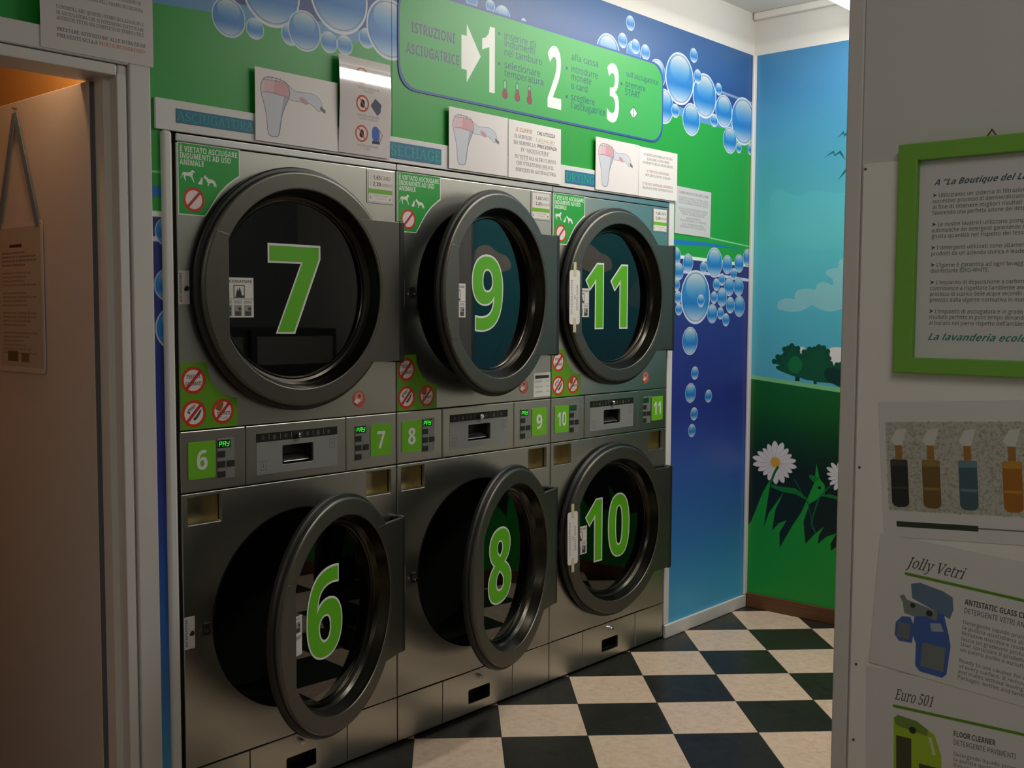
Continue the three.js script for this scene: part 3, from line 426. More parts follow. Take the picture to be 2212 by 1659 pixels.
function dryer(i, top, bottom, aTop, aBottom) {
  const t = thing('stacked_dryer', ['leftmost stacked steel tumble dryer, doors numbered 7 and 6', 'middle stacked steel tumble dryer, doors numbered 9 and 8', 'rightmost stacked steel tumble dryer, doors numbered 11 and 10 with taped notes'][i], 'dryer', 'row of stacked tumble dryers');
  t.position.set(i * 0.8, 0, 0);
  part(t, 'cabinet', G.body, M.steel); part(t, 'top_cap', G.cap, M.steelLight); part(t, 'upper_panel', G.upper, M.steel); part(t, 'lower_panel', G.lower, M.steel); for (const [x, z] of [[0.06, -0.08], [0.74, -0.08], [0.06, -1.0], [0.74, -1.0]]) part(t, 'foot', G.foot, M.rubber).position.set(x, 0, z); part(t, 'toe_kick', G.toe, M.black);
  for (const cy of [1.528, 0.562]) {
    part(t, 'opening_collar', G.collar, M.bellows).position.set(0.4, cy, 0); part(t, 'drum', G.drum, M.drum).position.set(0.4, cy, 0);
    part(t, 'door_catch', G.catch, M.black).position.set(0, cy, 0); part(t, 'catch_stud', G.stud, M.chrome).position.set(0, cy, 0);
    const s = part(t, 'side_sticker', G.side, sideMat, 'narrow white sticker with vertical lettering'); s.position.set(0, cy, 0);
  }
  part(t, 'finger_pocket', G.pocketA, M.brassPocket); part(t, 'finger_pocket', G.pocketB, M.brassPocket);
  // control strip
  const pl = part(t, 'control_panel', G.sideL, M.steel), pr = part(t, 'control_panel', G.sideR, M.steel);
  const dw = part(t, 'coin_drawer', G.drawer, M.steel); part(dw, 'instruction_plate', G.label, iconMat, 'grey plate with a black row of pictograms'); part(dw, 'slot', G.slot, M.black); part(dw, 'coin_chute', G.coinLip, M.steelLight); part(dw, 'lock', G.lock, M.chrome).position.set(0.4, 1.09, 0.001);
  const controls = (panel, num, xBadge, xPad, flip, on) => {
    const pos = (o, x) => { o.position.x = x; return o; };
    pos(part(panel, 'badge_edge', G.badgeEdge, M.steelLight), xBadge); pos(part(panel, 'badge', G.badge, M.badgeGreen, `green badge with a white ${num}`), xBadge);
    const s = digits(String(num), num > 9 ? 0.054 : 0.034, 0.056); pos(part(panel, 'badge_number', new THREE.ExtrudeGeometry(s, { depth: 0.0006, bevelEnabled: false, curveSegments: 10 }).translate(0, 1.046, 0.0014), M.whiteVinyl), xBadge);
    pos(part(panel, 'keypad', G.keypad, M.plate), xPad); pos(part(panel, 'display', G.disp, on ? dispOn : dispOff, on ? 'lit display reading PAY in green' : 'dark display'), xPad);
    for (const [kx, ky] of [[-0.015, 1.057], [-0.015, 1.028], [0.0155, 1.028], [-0.015, 0.999]]) { const k = part(panel, 'key', G.key, M.black); k.position.set(xPad + kx, ky, 0); }
  };
  controls(pl, bottom, 0.067, 0.1445, false, i < 2); controls(pr, top, 0.7302, 0.6495, true, i < 2);
  // service panels at the floor
  part(t, 'service_panel', G.botL, M.steel); part(t, 'service_panel', G.botR, M.steel); const sp = part(t, 'service_panel', G.botC, M.steel); part(sp, 'slot', G.botSlot, M.black); part(sp, 'lock', G.lock, M.chrome).position.set(0.4, 0.137, 0);
  // labels stuck to the front
  part(t, 'animal_sticker', G.animal, animalMat, 'green sticker forbidding animal laundry'); part(t, 'prohibition_sticker', G.greenLow, greenLowMat, 'lime sticker with three red prohibition signs');
  part(t, 'round_sticker', G.red, redMat, 'small round red sticker'); const tg = part(t, 'price_plate', G.tagPlate, M.steelLight); part(tg, 'price_tag', G.tag, tagMat, 'white price tag with a green stripe');
  if (i === 1) part(t, 'programme_label', box(0.696, 0.796, 1.141, 1.233, 0, 0.0006), whiteLabelMat, 'white label with a black heading');
  loadingDoor(t, top, 1.528, aTop); loadingDoor(t, bottom, 0.562, aBottom);
  return t;
}
const D = Math.PI / 180;
dryer(0, 7, 6, 0, 20.5 * D); dryer(1, 9, 8, 9 * D, 17.5 * D); dryer(2, 11, 10, 0, 0);

// washing machines facing the dryers, mirrored in the glass and steel
{
  const shell = rbox(-0.34, 0.34, 0.0, 1.35, -0.3, 0.3, 0.01), graphite = mat([0.06, 0.062, 0.065], 0.4, 0.5);
  for (let k = 0; k < 4; k++) {
    const t = thing('washing_machine', ['graphite washing machine opposite the dryers, next to the partition', 'second graphite washing machine from the partition, opposite the dryers', 'second graphite washing machine from the meadow mural, opposite the dryers', 'graphite washing machine opposite the dryers, nearest the meadow mural'][k], 'washer', 'washing machines opposite the dryers');
    t.position.set(0.56 + k * 0.7, 0, ZF - 0.301); t.rotation.y = Math.PI;
    part(t, 'cabinet', shell, graphite); part(t, 'door_ring', lathe([[0.16, 0.302], [0.24, 0.302], [0.235, 0.33], [0.2, 0.34], [0.165, 0.32]], 48), M.ringPaint).position.y = 0.62;
    part(t, 'door_glass', new THREE.CircleGeometry(0.165, 40).translate(0, 0.62, 0.312), M.black); part(t, 'control_panel', rbox(-0.3, 0.3, 1.12, 1.3, 0.3, 0.306, 0.002), M.steel); part(t, 'vent_grille', merge([0, 1, 2, 3, 4, 5].map((i) => rbox(-0.1 + i * 0.035, -0.085 + i * 0.035, 0.08, 0.25, 0.3, 0.305, 0.002))), M.steelLight);
  }
}
// ---------------------------------------------------------------- signs and papers above the machines
// a sheet lying in the plane z = const, lower left corner at x, y
function sheet(name, p, x, y, z, label, category, { turn = 0, thick = 0.0008, rough = 0.5, group, curl = 0 } = {}) {
  let g;
  if (curl) {                                       // bowed sheet: leans out, turns back a little, then curls at the top
    const n = 60; g = new THREE.BoxGeometry(p.w, p.h, thick, 1, n, 1); const q = g.attributes.position, zs = [0];
    const slope = (t) => (t < 0.5 ? curl : t < 0.62 ? curl + (-0.022 - curl) * (t - 0.5) / 0.12 : t < 0.86 ? -0.022 - 0.026 * (t - 0.62) / 0.24 : -0.048 - 0.1 * (t - 0.86) / 0.14);
    for (let i = 0; i < n; i++) zs.push(zs[i] + slope((i + 0.5) / n) * p.h / n);
    for (let i = 0; i < q.count; i++) q.setZ(i, q.getZ(i) + zs[Math.round((q.getY(i) / p.h + 0.5) * n)]);
    g.computeVertexNormals();
  } else g = new THREE.BoxGeometry(p.w, p.h, thick);
  const m = single(name, g, p.mat(rough, curl ? { clearcoat: 1, clearcoatRoughness: 0.03, ior: 1.65 } : {}), label, category, group); m.position.set(x + p.w / 2, y + p.h / 2, z); m.rotation.z = turn; return m;
}
// long green instruction sign
{
  const x0 = 0.81, x1 = 2.343, y0 = 2.19, y1 = 2.527, p = new Print(x0, y0, x1 - x0, y1 - y0, 1150), g = p.g;
  p.fill('#2a4f9a'); g.beginPath(); g.roundRect(p.X(x0 + 0.008), p.Y(y1 - 0.008), (x1 - x0 - 0.016) * p.s, (y1 - y0 - 0.016) * p.t, 0.078 * p.s); g.fillStyle = '#37a650'; g.fill();
  const gr = '#463e78', bl = '#0c4668';
  p.text('ISTRUZIONI', 0.867, 2.379, 0.047, gr, { bold: true, width: 0.205 }).text('ASCIUGATRICE', 0.844, 2.309, 0.047, '#554f7c', { bold: true, width: 0.25 });
  const W = '#eef0ea';
  p.poly([[1.103, 2.417], [1.129, 2.417], [1.129, 2.458], [1.2, 2.359], [1.129, 2.259], [1.129, 2.301], [1.103, 2.301]], W);
  p.poly([[1.207, 2.424], [1.225, 2.43], [1.24, 2.445], [1.247, 2.472], [1.273, 2.472], [1.273, 2.243], [1.244, 2.243], [1.244, 2.4], [1.207, 2.385]], W);
  const big = (t, x, w) => { g.save(); g.font = 'bold ' + (0.322 * p.t).toFixed(0) + 'px sans-serif'; const m = g.measureText(t).width; g.translate(p.X(x), p.Y(2.238)); g.scale(w * p.s / m, 1); g.fillStyle = W; g.fillText(t, 0, 0); g.restore(); };
  big('2', 1.56, 0.094); big('3', 1.936, 0.092);
  const t = (s, x, y, w) => p.text(s, x, y, 0.036, bl, { width: w });
  t('inserire gli', 1.321, 2.443, 0.18); t('indumenti', 1.321, 2.417, 0.172); t('nel tamburo', 1.321, 2.385, 0.214); t('selezionare', 1.322, 2.341, 0.203); t('temperatura', 1.322, 2.311, 0.222);
  t('alla cassa', 1.708, 2.437, 0.174); t('introdurre', 1.707, 2.391, 0.172); t('monete', 1.707, 2.362, 0.13); t('o card', 1.707, 2.328, 0.107); t('scegliere', 1.707, 2.284, 0.154); t("l'asciugatrice", 1.708, 2.253, 0.224);
  p.text("sull'asciugatrice", 2.067, 2.434, 0.032, bl, { width: 0.238 }); t('premere', 2.065, 2.391, 0.146); t('START', 2.062, 2.358, 0.11);
  for (const [x, y] of [[1.295, 2.457], [1.296, 2.351], [1.681, 2.401], [1.682, 2.293], [2.038, 2.399]]) p.disc(x, y, 0.006, '#24506a');
  [0.3, 0.5, 0.75].forEach((k, i) => { const x = 1.327 + i * 0.0675; p.line([[x, 2.262], [x, 2.29]], '#2b4458', 0.019); p.line([[x, 2.262], [x, 2.29]], '#5cc878', 0.013); p.line([[x, 2.25], [x, 2.253 + k * 0.034]], '#8c2c28', 0.014); p.disc(x, 2.247, 0.0155, '#2b4458'); p.disc(x, 2.247, 0.0135, '#8c2c28'); });
  p.poly([[2.124, 2.32], [2.155, 2.294], [2.124, 2.269], [2.095, 2.294]], '#33503e'); p.poly([[2.122, 2.315], [2.122, 2.273], [2.099, 2.294]], W); p.poly([[2.126, 2.315], [2.126, 2.273], [2.151, 2.294]], W);
  single('instruction_sign', planar(slab(rrect(x0, x1, y0, y1, 0.085), -0.001, 0.0015), x0, y0, x1 - x0, y1 - y0), p.mat(0.42), 'long green instruction sign with white numerals 1 2 3', 'sign');
}
// hair dryer drawings, one copy of the print on three sheets
const hair = new Print(0, 0, 0.3, 0.208, 2200);
{
  const p = hair, q = (l) => l.map(([a, b]) => [a - 0.25, b - 1.955]); p.fill('#e2dcdb');
  const barrel = q([[0.268, 2.102], [0.272, 2.122], [0.282, 2.138], [0.31, 2.142], [0.345, 2.138], [0.36, 2.135], [0.37, 2.118], [0.372, 2.102], [0.366, 2.085], [0.352, 2.06], [0.34, 2.03], [0.333, 1.975], [0.315, 1.971], [0.292, 1.974], [0.29, 2.02], [0.284, 2.05], [0.274, 2.08]]);
  const handle = q([[0.36, 2.135], [0.385, 2.113], [0.42, 2.114], [0.455, 2.117], [0.482, 2.106], [0.494, 2.082], [0.488, 2.068], [0.474, 2.066], [0.455, 2.082], [0.43, 2.088], [0.4, 2.084], [0.36, 2.086]]);
  p.poly(handle, '#c9ccd6', true); p.path(handle, true, true); p.g.strokeStyle = '#6f737e'; p.g.lineWidth = 3; p.g.stroke();
  p.poly(q([[0.484, 2.084], [0.503, 2.074], [0.503, 2.064], [0.494, 2.066], [0.482, 2.074]]), '#6d6a6c'); p.g.save(); p.g.translate(p.X(0.172), p.Y(0.135)); p.g.rotate(0.45); p.g.fillStyle = '#c7939b'; p.g.beginPath(); p.g.ellipse(0, 0, 0.017 * p.s, 0.008 * p.t, 0, 0, 7); p.g.fill(); p.g.restore();
  p.path(barrel, true, true); p.g.save(); p.g.clip(); p.rect(0, 0.3, 0, 0.21, '#c8cbd6'); p.rect(0.0, 0.3, 0.138, 0.21, '#d6c6ca'); p.rect(0.032, 0.066, 0.138, 0.178, '#d9b4ba'); p.rect(0.066, 0.13, 0.138, 0.178, '#cf9ca6'); p.rect(0, 0.3, 0.178, 0.21, '#d8d6da'); p.poly(q([[0.35, 2.093], [0.38, 2.093], [0.345, 1.96], [0.325, 1.96]]), '#a5aabb'); p.g.restore();
  p.path(barrel, true, true); p.g.strokeStyle = '#4a4a50'; p.g.lineWidth = 4; p.g.stroke(); p.line(q([[0.276, 2.096], [0.31, 2.098], [0.366, 2.092]]), '#6a6a74', 0.0015); p.line(q([[0.277, 2.131], [0.32, 2.134], [0.362, 2.132]]), '#55555c', 0.0012);
  for (const x of [0.295, 0.308, 0.322, 0.337]) p.line(q([[x, 2.132], [x + 0.001, 2.143]]), '#4a4a50', 0.0014);
}
const hairAt = [[0.2495, 'hair dryer drawing sheet right of the first blue lettered strip'], [1.031, 'hair dryer drawing sheet left of the notice on washing priority'], [1.854, 'hair dryer drawing sheet above the rightmost dryer']];
const hair0 = sheet('hairdryer_picture', hair, hairAt[0][0], 1.954, 0.0125, hairAt[0][1], 'poster', { group: 'hair dryer drawings above the dryers' });
for (const [x, l] of hairAt.slice(1)) { const c = hair0.clone(); c.name = numbered('hairdryer_picture'); c.userData = { ...hair0.userData, label: l }; c.position.x = x + 0.15; scene.add(c); }
// glossy laminated sheet with three bans
{
  const p = new Print(0, 0, 0.21, 0.297, 2000); p.fill('#ddd6d6');
  [[0.243, '#9cb898'], [0.158, '#6f7a90'], [0.066, '#4a6cc0']].forEach(([y, c], i) => {
    p.disc(0.09, y, 0.026, '#c8564c'); p.disc(0.09, y, 0.0205, '#e2dcda'); p.poly([[0.082, y - 0.012], [0.098, y - 0.013], [0.1, y + 0.004], [0.094, y + 0.013], [0.086, y + 0.012], [0.081, y]], '#2c2624', true); p.line([[0.075, y + 0.018], [0.106, y - 0.018]], '#c8564c', 0.004);
    if (i === 0) p.poly([[0.13, y + 0.01], [0.145, y - 0.012], [0.16, y + 0.012], [0.15, y + 0.018], [0.138, y + 0.014]], c, true); if (i === 1) p.poly([[0.123, y - 0.002], [0.142, y + 0.022], [0.168, y + 0.006], [0.164, y - 0.02], [0.152, y - 0.03], [0.134, y - 0.014]], '#5b6274'); if (i === 2) { p.poly([[0.132, y + 0.03], [0.162, y + 0.026], [0.166, y - 0.016], [0.152, y - 0.026], [0.132, y - 0.014]], c, true); p.line([[0.16, y + 0.02], [0.176, y + 0.004], [0.166, y - 0.018]], '#8c7c6c', 0.003); p.rect(0.134, 0.166, y - 0.026, y - 0.018, '#2c3040'); }
    p.text(['VIETATO ASCIUGARE', 'VIETATO ASCIUGARE', 'VIETATO ASCIUGARE'][i], 0.115, y - 0.04, 0.0095, '#7a7270', { font: 'serif', align: 'center', width: 0.09 }).text(['PIUMONI', 'TAPPETI GOMMATI', 'ZAINI'][i], 0.115, y - 0.049, 0.0085, '#8a8280', { font: 'serif', align: 'center' });
  });
  sheet('laminated_notice', p, 0.5515, 1.955, 0.0125, 'glossy curled laminated notice with three red prohibition pictograms', 'notice', { rough: 0.06, curl: 0.06 });
}
// notices with lettering
{
  const p = new Print(0, 0, 0.3, 0.208, 2000), k = '#6b6666', s = { font: 'serif', align: 'center', bold: true }; p.fill('#e4e0de');
  p.text('IL CLIENTE', 0.083, 0.17, 0.019, '#c07058', { align: 'center', bold: true, italic: true, width: 0.09 }).text('CHE UTILIZZA', 0.212, 0.17, 0.019, '#4a4644', { align: 'center', bold: true, width: 0.105 });
  p.text('IL SERVIZIO', 0.082, 0.146, 0.0185, k, { ...s, width: 0.1 }).text('LAVAGGIO', 0.208, 0.146, 0.0185, '#b8a870', { ...s, width: 0.11 }).text('HA SEMPRE LA', 0.09, 0.123, 0.0185, k, { ...s, width: 0.125 }).text('PRECEDENZA', 0.218, 0.123, 0.018, '#4a4644', { align: 'center', bold: true, width: 0.115 });
  p.text('IN “ASCIUGATURA”', 0.15, 0.1, 0.0185, k, { ...s, width: 0.165 }).text('SU TUTTI GLI ALTRI CLIENTI', 0.152, 0.073, 0.0185, k, { ...s, width: 0.235 }).text('CHE UTILIZZANO SOLO IL', 0.15, 0.05, 0.0185, k, { ...s, width: 0.215 }).text('SERVIZIO DI ASCIUGATURA', 0.155, 0.026, 0.0185, k, { ...s, width: 0.232 });
  for (const [x0, x1, y] of [[0.1, 0.23, 0.096], [0.065, 0.11, 0.069], [0.17, 0.23, 0.046], [0.165, 0.265, 0.142]]) p.rect(x0, x1, y, y + 0.0012, '#9a94a8');
  sheet('priority_notice', p, 1.3345, 1.953, 0.0125, 'white notice in Italian about washing customers having priority', 'notice');
  const p2 = new Print(0, 0, 0.296, 0.206, 1800); p2.fill('#e2dedc');
  const l2 = (t, y, w, c = '#777272') => p2.text(t, 0.148, y, 0.0145, c, { font: 'serif', align: 'center', bold: true, width: w });
  l2('I CLIENTI SONO PREGATI DI NON', 0.172, 0.22); l2('LASCIARE I CAPI UMIDI', 0.155, 0.17); l2('E DI RISPETTARE GLI ORARI ESPOSTI', 0.138, 0.23); l2("E' VIETATO ASCIUGARE", 0.104, 0.17, '#9c6c64'); l2('BUCATO LAVATO A MANO', 0.087, 0.19); l2("E' VIETATO ASCIUGARE INDUMENTI", 0.05, 0.23, '#9c6c64'); l2('BAGNATI NON CENTRIFUGATI', 0.033, 0.23);
  sheet('rules_notice', p2, 2.1475, 1.953, 0.0125, 'white text notice right of the last hair dryer drawing', 'notice');
  const p3 = new Print(0, 0, 0.297, 0.208, 1800); p3.fill('#c4c5c6'); const l3 = (t, y, w, h = 0.0125, c = '#8b8c8e') => p3.text(t, 0.15, y, h, c, { font: 'serif', align: 'center', bold: true, width: w });
  l3('CAMBIO MONETE E RICARICA CARD', 0.178, 0.25, 0.015, '#747577'); [[0.157, 0.25, 'SI INFORMA LA GENTILE CLIENTELA CHE IL'], [0.146, 0.25, 'SERVIZIO DI CASSA AUTOMATICA NON RILASCIA'], [0.134, 0.245, 'RESTO PER IMPORTI SUPERIORI A QUELLI'], [0.109, 0.25, 'PER QUALSIASI PROBLEMA RIVOLGERSI AL'], [0.097, 0.22, 'NUMERO INDICATO SULLA CASSA'], [0.086, 0.19, 'DURANTE GLI ORARI DI APERTURA'], [0.07, 0.12, 'GRAZIE PER LA'], [0.058, 0.22, 'COLLABORAZIONE E LA PAZIENZA'], [0.042, 0.18, 'LA DIREZIONE'], [0.03, 0.22, 'RINGRAZIA TUTTA LA CLIENTELA']].forEach(([y, w, t]) => l3(t, y, w));
  sheet('cash_notice', p3, 2.449, 1.8125, 0.0012, 'pale grey text sheet stuck on the green mural beside the dryers', 'notice', { turn: -0.02 });
  // blue strips
  const strip = (txt, w, h, x, y, label) => { const q = new Print(0, 0, w, h, 2200); q.fill('#126c96'); q.text(txt, w / 2, h * 0.17, h * 0.92, '#28a078', { font: 'serif', align: 'center', width: w * 0.985 }); sheet('word_strip', q, x, y, 0.0092, label, 'sign', { group: 'blue word strips on the white board', thick: 0.0012 }); };
  strip('ASCIUGATURA', 0.247, 0.037, 0.0, 1.971, 'blue strip lettered ASCIUGATURA above the leftmost dryer'); strip('SECHAGE', 0.23, 0.052, 0.768, 1.961, 'blue strip lettered SECHAGE above the middle dryer'); strip('DRYING', 0.186, 0.049, 1.667, 1.9635, 'blue strip lettered DRYING above the rightmost dryer');
  // sheet over the door
  const p5 = new Print(0, 0, 0.297, 0.21, 2000); p5.fill('#c9c5c4'); const l5 = (t, y, w, x = 0.04, c = '#6a6664') => p5.text(t, x, y, 0.0125, c, { font: 'serif', bold: true, width: w });
  p5.text('19.00', 0.235, 0.172, 0.02, '#4c4846', { font: 'serif', bold: true, width: 0.045 }); l5('SI PREGA DI INIZIARE I LAVAGGI ENTRO LE', 0.175, 0.18); l5('SI CONSIGLIA DI EFFETTUARE LE OPERAZIONI IN', 0.152, 0.22, 0.045); l5("ANTICIPO PRIMA DELL'ORARIO DI CHIUSURA", 0.135, 0.195, 0.075); l5('CONTROLLARE QUINDI I TEMPI DI LAVAGGIO E', 0.1, 0.232); l5('DI ASCIUGATURA CHE SI INTENDONO EFFETTUARE', 0.086, 0.232); l5('AFFINCHÉ TUTTO SIA COMPLETO IN TEMPO UTILE', 0.073, 0.232); l5('PRESTARE ATTENZIONE ALLE ISTRUZIONI', 0.046, 0.235, 0.04, '#555150'); l5('PRESENTI SULLA', 0.031, 0.105, 0.04, '#555150'); l5('PORTA DI INGRESSO', 0.031, 0.125, 0.148, '#b8664c');
  sheet('closing_time_notice', p5, -0.375, 2.099, 0.0315, 'white notice with red last words fixed over the door frame', 'notice');
}
// taped maintenance notes on doors 11 and 10
for (const [y, label, turn] of [[1.522, 'narrow white note taped upright on the upper door numbered 11', 0], [0.576, 'narrow white note taped upright on the lower door numbered 10', 0.015]]) {
  const o = thing('maintenance_note', label, 'note', 'notes taped on doors 10 and 11'); o.position.set(1.687, y, 0.0442); o.rotation.z = turn;
  const p = new Print(-0.0325, -0.105, 0.065, 0.21, 2200); p.fill('#d9d5d0'); const t = { bold: true, turn: Math.PI / 2 };
  p.text('NON USARE', 0.0105, 0.048, 0.0135, '#8d8a94', { ...t, width: 0.1 }).text('IN', -0.004, 0.008, 0.0135, '#8d8aa0', { ...t, width: 0.016 }).text('MANUTENZIONE', -0.0235, 0.067, 0.0135, '#8d8a88', { ...t, width: 0.134 });
  part(o, 'paper', planar(slab(rrect(-0.0325, 0.0325, -0.105, 0.105, 0.014), 0, 0.0008), -0.0325, -0.105, 0.065, 0.21), p.mat(0.55));
  for (const s of [-1, 1]) part(o, 'tape', box(-0.009, 0.009, -0.028, 0.028, 0.0008, 0.0012).translate(0.0, s * 0.108, 0), M.tape, 'strip of yellowish tape');
}

// ---------------------------------------------------------------- notices on the partition
// local x runs along +z of the room (towards the right in the picture), the face looks to -x
const onPartition = (o, z, y, tilt = 0, off = 0.0066) => { o.position.set(PX - off, y, z); o.rotation.set(0, -Math.PI / 2, 0); o.rotateZ(tilt); return o; };
const hand = { font: 'sans-serif' };
{
  const o = thing('framed_notice', 'green framed notice with black Italian text hanging on the partition', 'notice');
  onPartition(o, 2.109, 1.547, 0, 0.0064);
  const outer = rect(-0.135, 0.135, -0.173, 0.173); outer.holes.push(new THREE.Path([[-0.105, -0.149], [-0.105, 0.147], [0.105, 0.147], [0.105, -0.149]].map((a) => new THREE.Vector2(...a))));
  part(o, 'frame', slab(outer, 0, 0.014, 0.002), M.frameGreen);
  const p = new Print(-0.105, -0.149, 0.21, 0.296, 2600); p.fill('#cfcfd0'); const k = '#3c3d3d', b = { width: 0 };
  p.text('A “La Boutique del Lavaggio”', -0.084, 0.109, 0.0125, '#3a4d5c', { bold: true, italic: true, width: 0.176 });
  const L = ['➤Utilizziamo un sistema di filtrazione dell’acqua con', 'successivo processo di demineralizzazione', 'al fine di ottenere migliori risultati nel lavaggio', 'favorendo una perfetta azione dei detergenti.', '', '➤Le nostre lavatrici utilizzano pompe dosatrici', 'automatiche dei detergenti garantendo sempre la', 'giusta quantità nel rispetto dei tessuti e dell’', '', '➤I detergenti utilizzati sono altamente professionali', 'prodotti da un azienda storica e leader nel settore.', '', '➤L’igiene è garantita ad ogni lavaggio dal', 'disinfettante IDRO-WHITE.', '', '➤L’impianto di depurazione a carboni attivi', 'contribuisce a rispettare l’ambiente anche nel', 'processo di scarico delle acque secondo quanto', 'previsto dalla vigente normativa in materia.', '', '➤L’impianto di asciugatura è in grado di ottenere un', 'risultato perfetto in poco tempo donando qualità', 'al bucato nel pieno rispetto dell’ambiente.'];
  L.forEach((t, i) => { if (t[0] === '➤') { const y = 0.0945 - i * 0.00865; p.poly([[-0.085, y + 0.003], [-0.0785, y], [-0.085, y - 0.003], [-0.083, y]], k); } });
  L.forEach((t, i) => t && p.text(t.replace('➤', ''), t[0] === '➤' ? -0.0765 : -0.085, 0.0915 - i * 0.00865, 0.0082, k, { width: t.length * 0.0034 }));
  p.text('La lavanderia ecologica', -0.087, -0.122, 0.0145, '#2f7d68', { italic: true, bold: true, width: 0.17 });
  part(o, 'paper', box(-0.105, 0.105, -0.149, 0.147, 0.002, 0.003), p.mat(0.35)); 
  part(o, 'hanger', merge([rbox(-0.001, 0.001, -0.007, 0.007, -0.001, 0.001, 0.0005).rotateZ(0.6).translate(0.001, 0.178, 0.004), rbox(-0.001, 0.001, -0.007, 0.007, -0.001, 0.001, 0.0005).rotateZ(-0.6).translate(-0.006, 0.178, 0.004)]), M.nail);
}
{
  const p = new Print(-0.1485, -0.105, 0.297, 0.21, 2000); p.fill('#d6d5d3');
  const g = p.g; p.rect(-0.139, 0.13, -0.064, 0.074, '#b9b9b1');
  for (let i = 0; i < 5200; i++) { const x = -0.139 + rnd() * 0.269, y = -0.064 + rnd() * 0.138, c = ['120,120,112', '180,180,170', '135,145,105', '165,145,125'][(rnd() * 4) | 0]; g.fillStyle = `rgba(${c},0.35)`; g.beginPath(); g.ellipse(p.X(x), p.Y(y), 1 + rnd() * 5, 1 + rnd() * 3, rnd() * 3, 0, 7); g.fill(); }
  [['#23231f', '#3b3a34', -0.12], ['#6d5526', '#8a7434', -0.071], ['#3f5c66', '#5f858f', -0.0165], ['#a0651a', '#b88a2c', 0.046], ['#7a3a58', '#96506c', 0.1]].forEach(([c, d, x]) => { g.save(); g.beginPath(); g.roundRect(p.X(x - 0.0135), p.Y(0.016), 0.027 * p.s, 0.074 * p.t, [6, 6, 18, 18]); g.fillStyle = c; g.fill(); g.restore(); p.rect(x - 0.013, x + 0.013, 0.006, 0.0155, d); p.rect(x - 0.012, x + 0.012, -0.03, -0.026, d); p.rect(x - 0.005, x + 0.006, 0.0165, 0.04, '#9a6e34'); p.poly([[x - 0.012, 0.045], [x - 0.002, 0.062], [x + 0.014, 0.064], [x + 0.01, 0.05], [x + 0.006, 0.038], [x - 0.004, 0.038]], '#cfcfc8'); });
  p.rect(-0.128, -0.005, -0.089, -0.0805, '#2c3a26'); p.rect(-0.005, 0.14, -0.0855, -0.0835, '#6a6a66');
  const m = single('fragrance_sheet', new THREE.BoxGeometry(0.297, 0.21, 0.0008), p.mat(0.6), 'sheet picturing a row of coloured spray bottles, tilted, below the green frame', 'poster'); onPartition(m, 2.104, 1.232, 0.075, 0.0066);
}
const advert = (title, tw, head, sub2, draw, name, label, z, y, tilt) => {
  const p = new Print(-0.1485, -0.105, 0.297, 0.21, 2000); p.fill('#d6d5d3');
  p.text(title, -0.103, 0.061, 0.024, '#33312f', { font: 'serif', italic: true, width: tw }); p.line([[-0.103, 0.05], [0.14, 0.05]], '#5d8a1c', 0.0045);
  p.text(head, 0.0 - 0.012, 0.024, 0.0115, '#2e2e2c', { bold: true, width: head.length * 0.0047 }).text(sub2, -0.012, 0.011, 0.011, '#4c4c4a', { width: sub2.length * 0.0045 });
  const body = ['Detergente liquido pronto all’uso per', 'la pulizia quotidiana di ogni superficie.', 'Rimuove macchie e residui senza aloni,', 'lascia un gradevole profumo fresco.', 'Uso: spruzzare il prodotto e passare', 'un panno pulito e asciutto.', '', 'Ready to use cleaner for daily care', 'of every surface. It removes stains', 'and marks without leaving traces.', 'Packages: bottles and tanks'];
  body.forEach((t, i) => p.text(t, -0.012, -0.006 - i * 0.0085, 0.0082, '#5c5c59', { width: t.length * 0.0036 || 0 })); draw(p);
  const m = single(name, new THREE.BoxGeometry(0.297, 0.21, 0.0008), p.mat(0.6), label, 'poster'); onPartition(m, z, y, tilt, 0.0066 + (name === 'glass_cleaner_sheet' ? 0.0012 : 0.0004)); return m;
};
advert('Jolly Vetri', 0.085, 'ANTISTATIC GLASS CLEANER', 'DETERGENTE VETRI ANTISTATICO', (p) => {
  p.poly([[-0.094, 0.036], [-0.08, 0.041], [-0.045, 0.036], [-0.03, 0.03], [-0.027, 0.012], [-0.031, -0.004], [-0.09, 0.014]], '#5d7690');                                   // tank behind
  p.poly([[-0.082, 0.008], [-0.04, 0.0], [-0.03, -0.03], [-0.026, -0.045], [-0.028, -0.09], [-0.034, -0.097], [-0.068, -0.097], [-0.076, -0.09], [-0.078, -0.055], [-0.086, -0.04]], '#3f5fa8');
  p.poly([[-0.112, -0.03], [-0.103, -0.018], [-0.09, -0.016], [-0.083, -0.03], [-0.084, -0.056], [-0.104, -0.058], [-0.112, -0.05]], '#4462a4'); p.rect(-0.108, -0.089, -0.052, -0.028, '#6d7674'); p.rect(-0.068, -0.033, -0.088, -0.05, '#6e7a74');
  p.poly([[-0.11, 0.013], [-0.103, 0.017], [-0.098, 0.01], [-0.07, 0.006], [-0.05, 0.002], [-0.05, -0.012], [-0.066, -0.008], [-0.084, -0.014], [-0.1, -0.012], [-0.104, 0.004]], '#76857f'); p.disc(-0.062, -0.003, 0.005, '#2a2c29'); p.disc(-0.088, 0.003, 0.004, '#2a2c29'); p.poly([[-0.06, -0.018], [-0.044, -0.014], [-0.038, -0.026], [-0.056, -0.03]], '#9aa9ba');
}, 'glass_cleaner_sheet', 'tilted sheet picturing blue cleaner bottles, middle of three posters', 2.1, 1.006, -0.062);
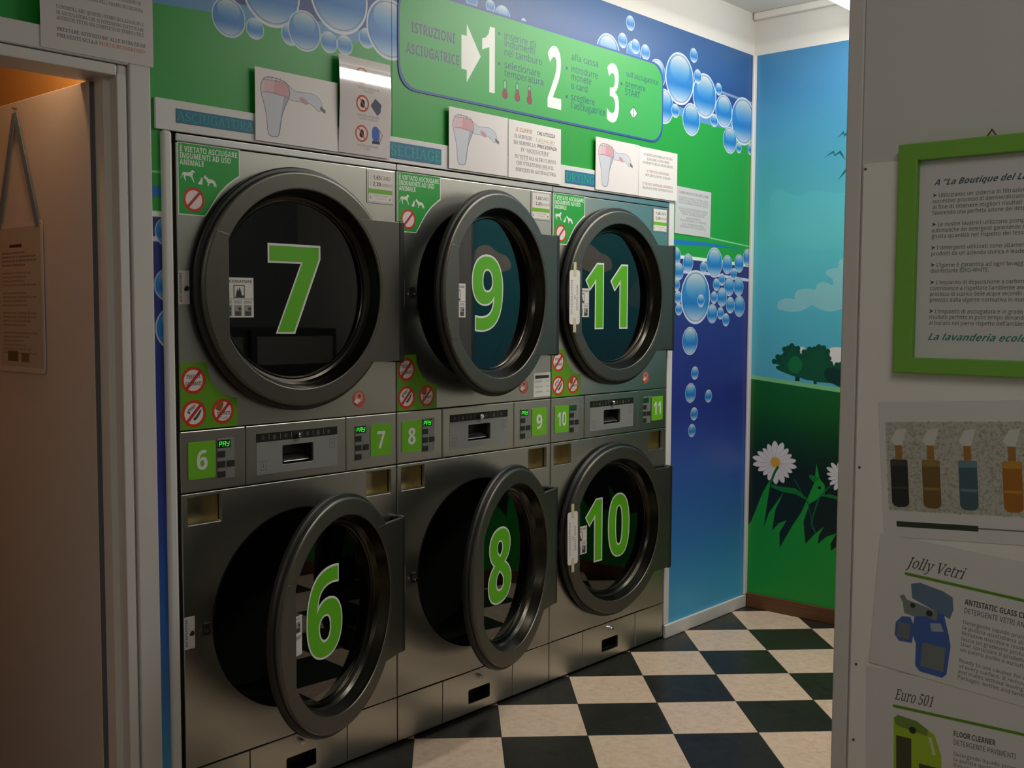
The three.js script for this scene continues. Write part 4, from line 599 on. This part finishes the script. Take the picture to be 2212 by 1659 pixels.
advert('Euro 501', 0.06, 'FLOOR CLEANER', 'DETERGENTE PAVIMENTI', (p) => {
  p.poly([[-0.104, 0.03], [-0.098, 0.036], [-0.07, 0.034], [-0.05, 0.024], [-0.04, 0.018], [-0.03, -0.012], [-0.028, -0.1], [-0.104, -0.1]], '#9cbc22'); p.poly([[-0.104, 0.03], [-0.098, 0.037], [-0.068, 0.034], [-0.05, 0.024], [-0.052, 0.014], [-0.1, 0.02]], '#6c8a3a'); p.rect(-0.1, -0.076, -0.06, 0.004, '#474628'); p.rect(-0.064, -0.036, -0.1, -0.032, '#3d4222'); p.disc(-0.074, 0.018, 0.0055, '#2a2b1e'); p.poly([[-0.05, 0.012], [-0.045, 0.014], [-0.038, -0.012], [-0.043, -0.014]], '#c8d0b0');
}, 'floor_cleaner_sheet', 'lowest sheet picturing a yellow-green cleaner tank', 2.092, 0.802, 0.03);

// ---------------------------------------------------------------- notice hanging by a strap on the open door
{
  const o = thing('hanging_notice', 'text notice in a clear sleeve hung by a dark blue strap on the open door', 'notice');
  o.position.set(-0.2185, 1.5, -0.474); o.rotation.y = -Math.PI / 2;
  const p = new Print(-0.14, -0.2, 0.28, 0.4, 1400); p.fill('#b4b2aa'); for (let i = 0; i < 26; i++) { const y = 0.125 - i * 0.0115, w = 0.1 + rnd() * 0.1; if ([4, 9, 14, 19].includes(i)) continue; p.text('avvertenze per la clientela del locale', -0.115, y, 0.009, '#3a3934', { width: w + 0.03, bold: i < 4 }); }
  p.rect(-0.06, 0.02, 0.143, 0.152, '#2c2b27'); p.rect(-0.09, -0.02, -0.185, -0.155, '#5a5738'); p.rect(0.0, 0.05, -0.185, -0.16, '#6a6848');
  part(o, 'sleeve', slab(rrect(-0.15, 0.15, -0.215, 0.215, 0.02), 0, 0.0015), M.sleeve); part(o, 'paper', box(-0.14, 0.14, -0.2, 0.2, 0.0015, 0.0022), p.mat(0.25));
  for (const s of [-1, 1]) { const a = new THREE.Vector2(0, 0.52), b = new THREE.Vector2(s * 0.125, 0.2), d = b.clone().sub(a), n = new THREE.Vector2(-d.y, d.x).normalize().multiplyScalar(0.0115); part(o, 'strap', slab(new THREE.Shape([a.clone().add(n), b.clone().add(n), b.clone().sub(n), a.clone().sub(n)]), s > 0 ? 0.0026 : 0.0042, s > 0 ? 0.004 : 0.0056), M.strap); }
  part(o, 'nail', zcyl(0.0025, 0.012, 0, 0.535, 0.004, 10), M.nail); part(o, 'string', box(-0.0008, 0.0008, 0.515, 0.537, 0.003, 0.0045), M.nail);
}
renderer.render(scene, camera);
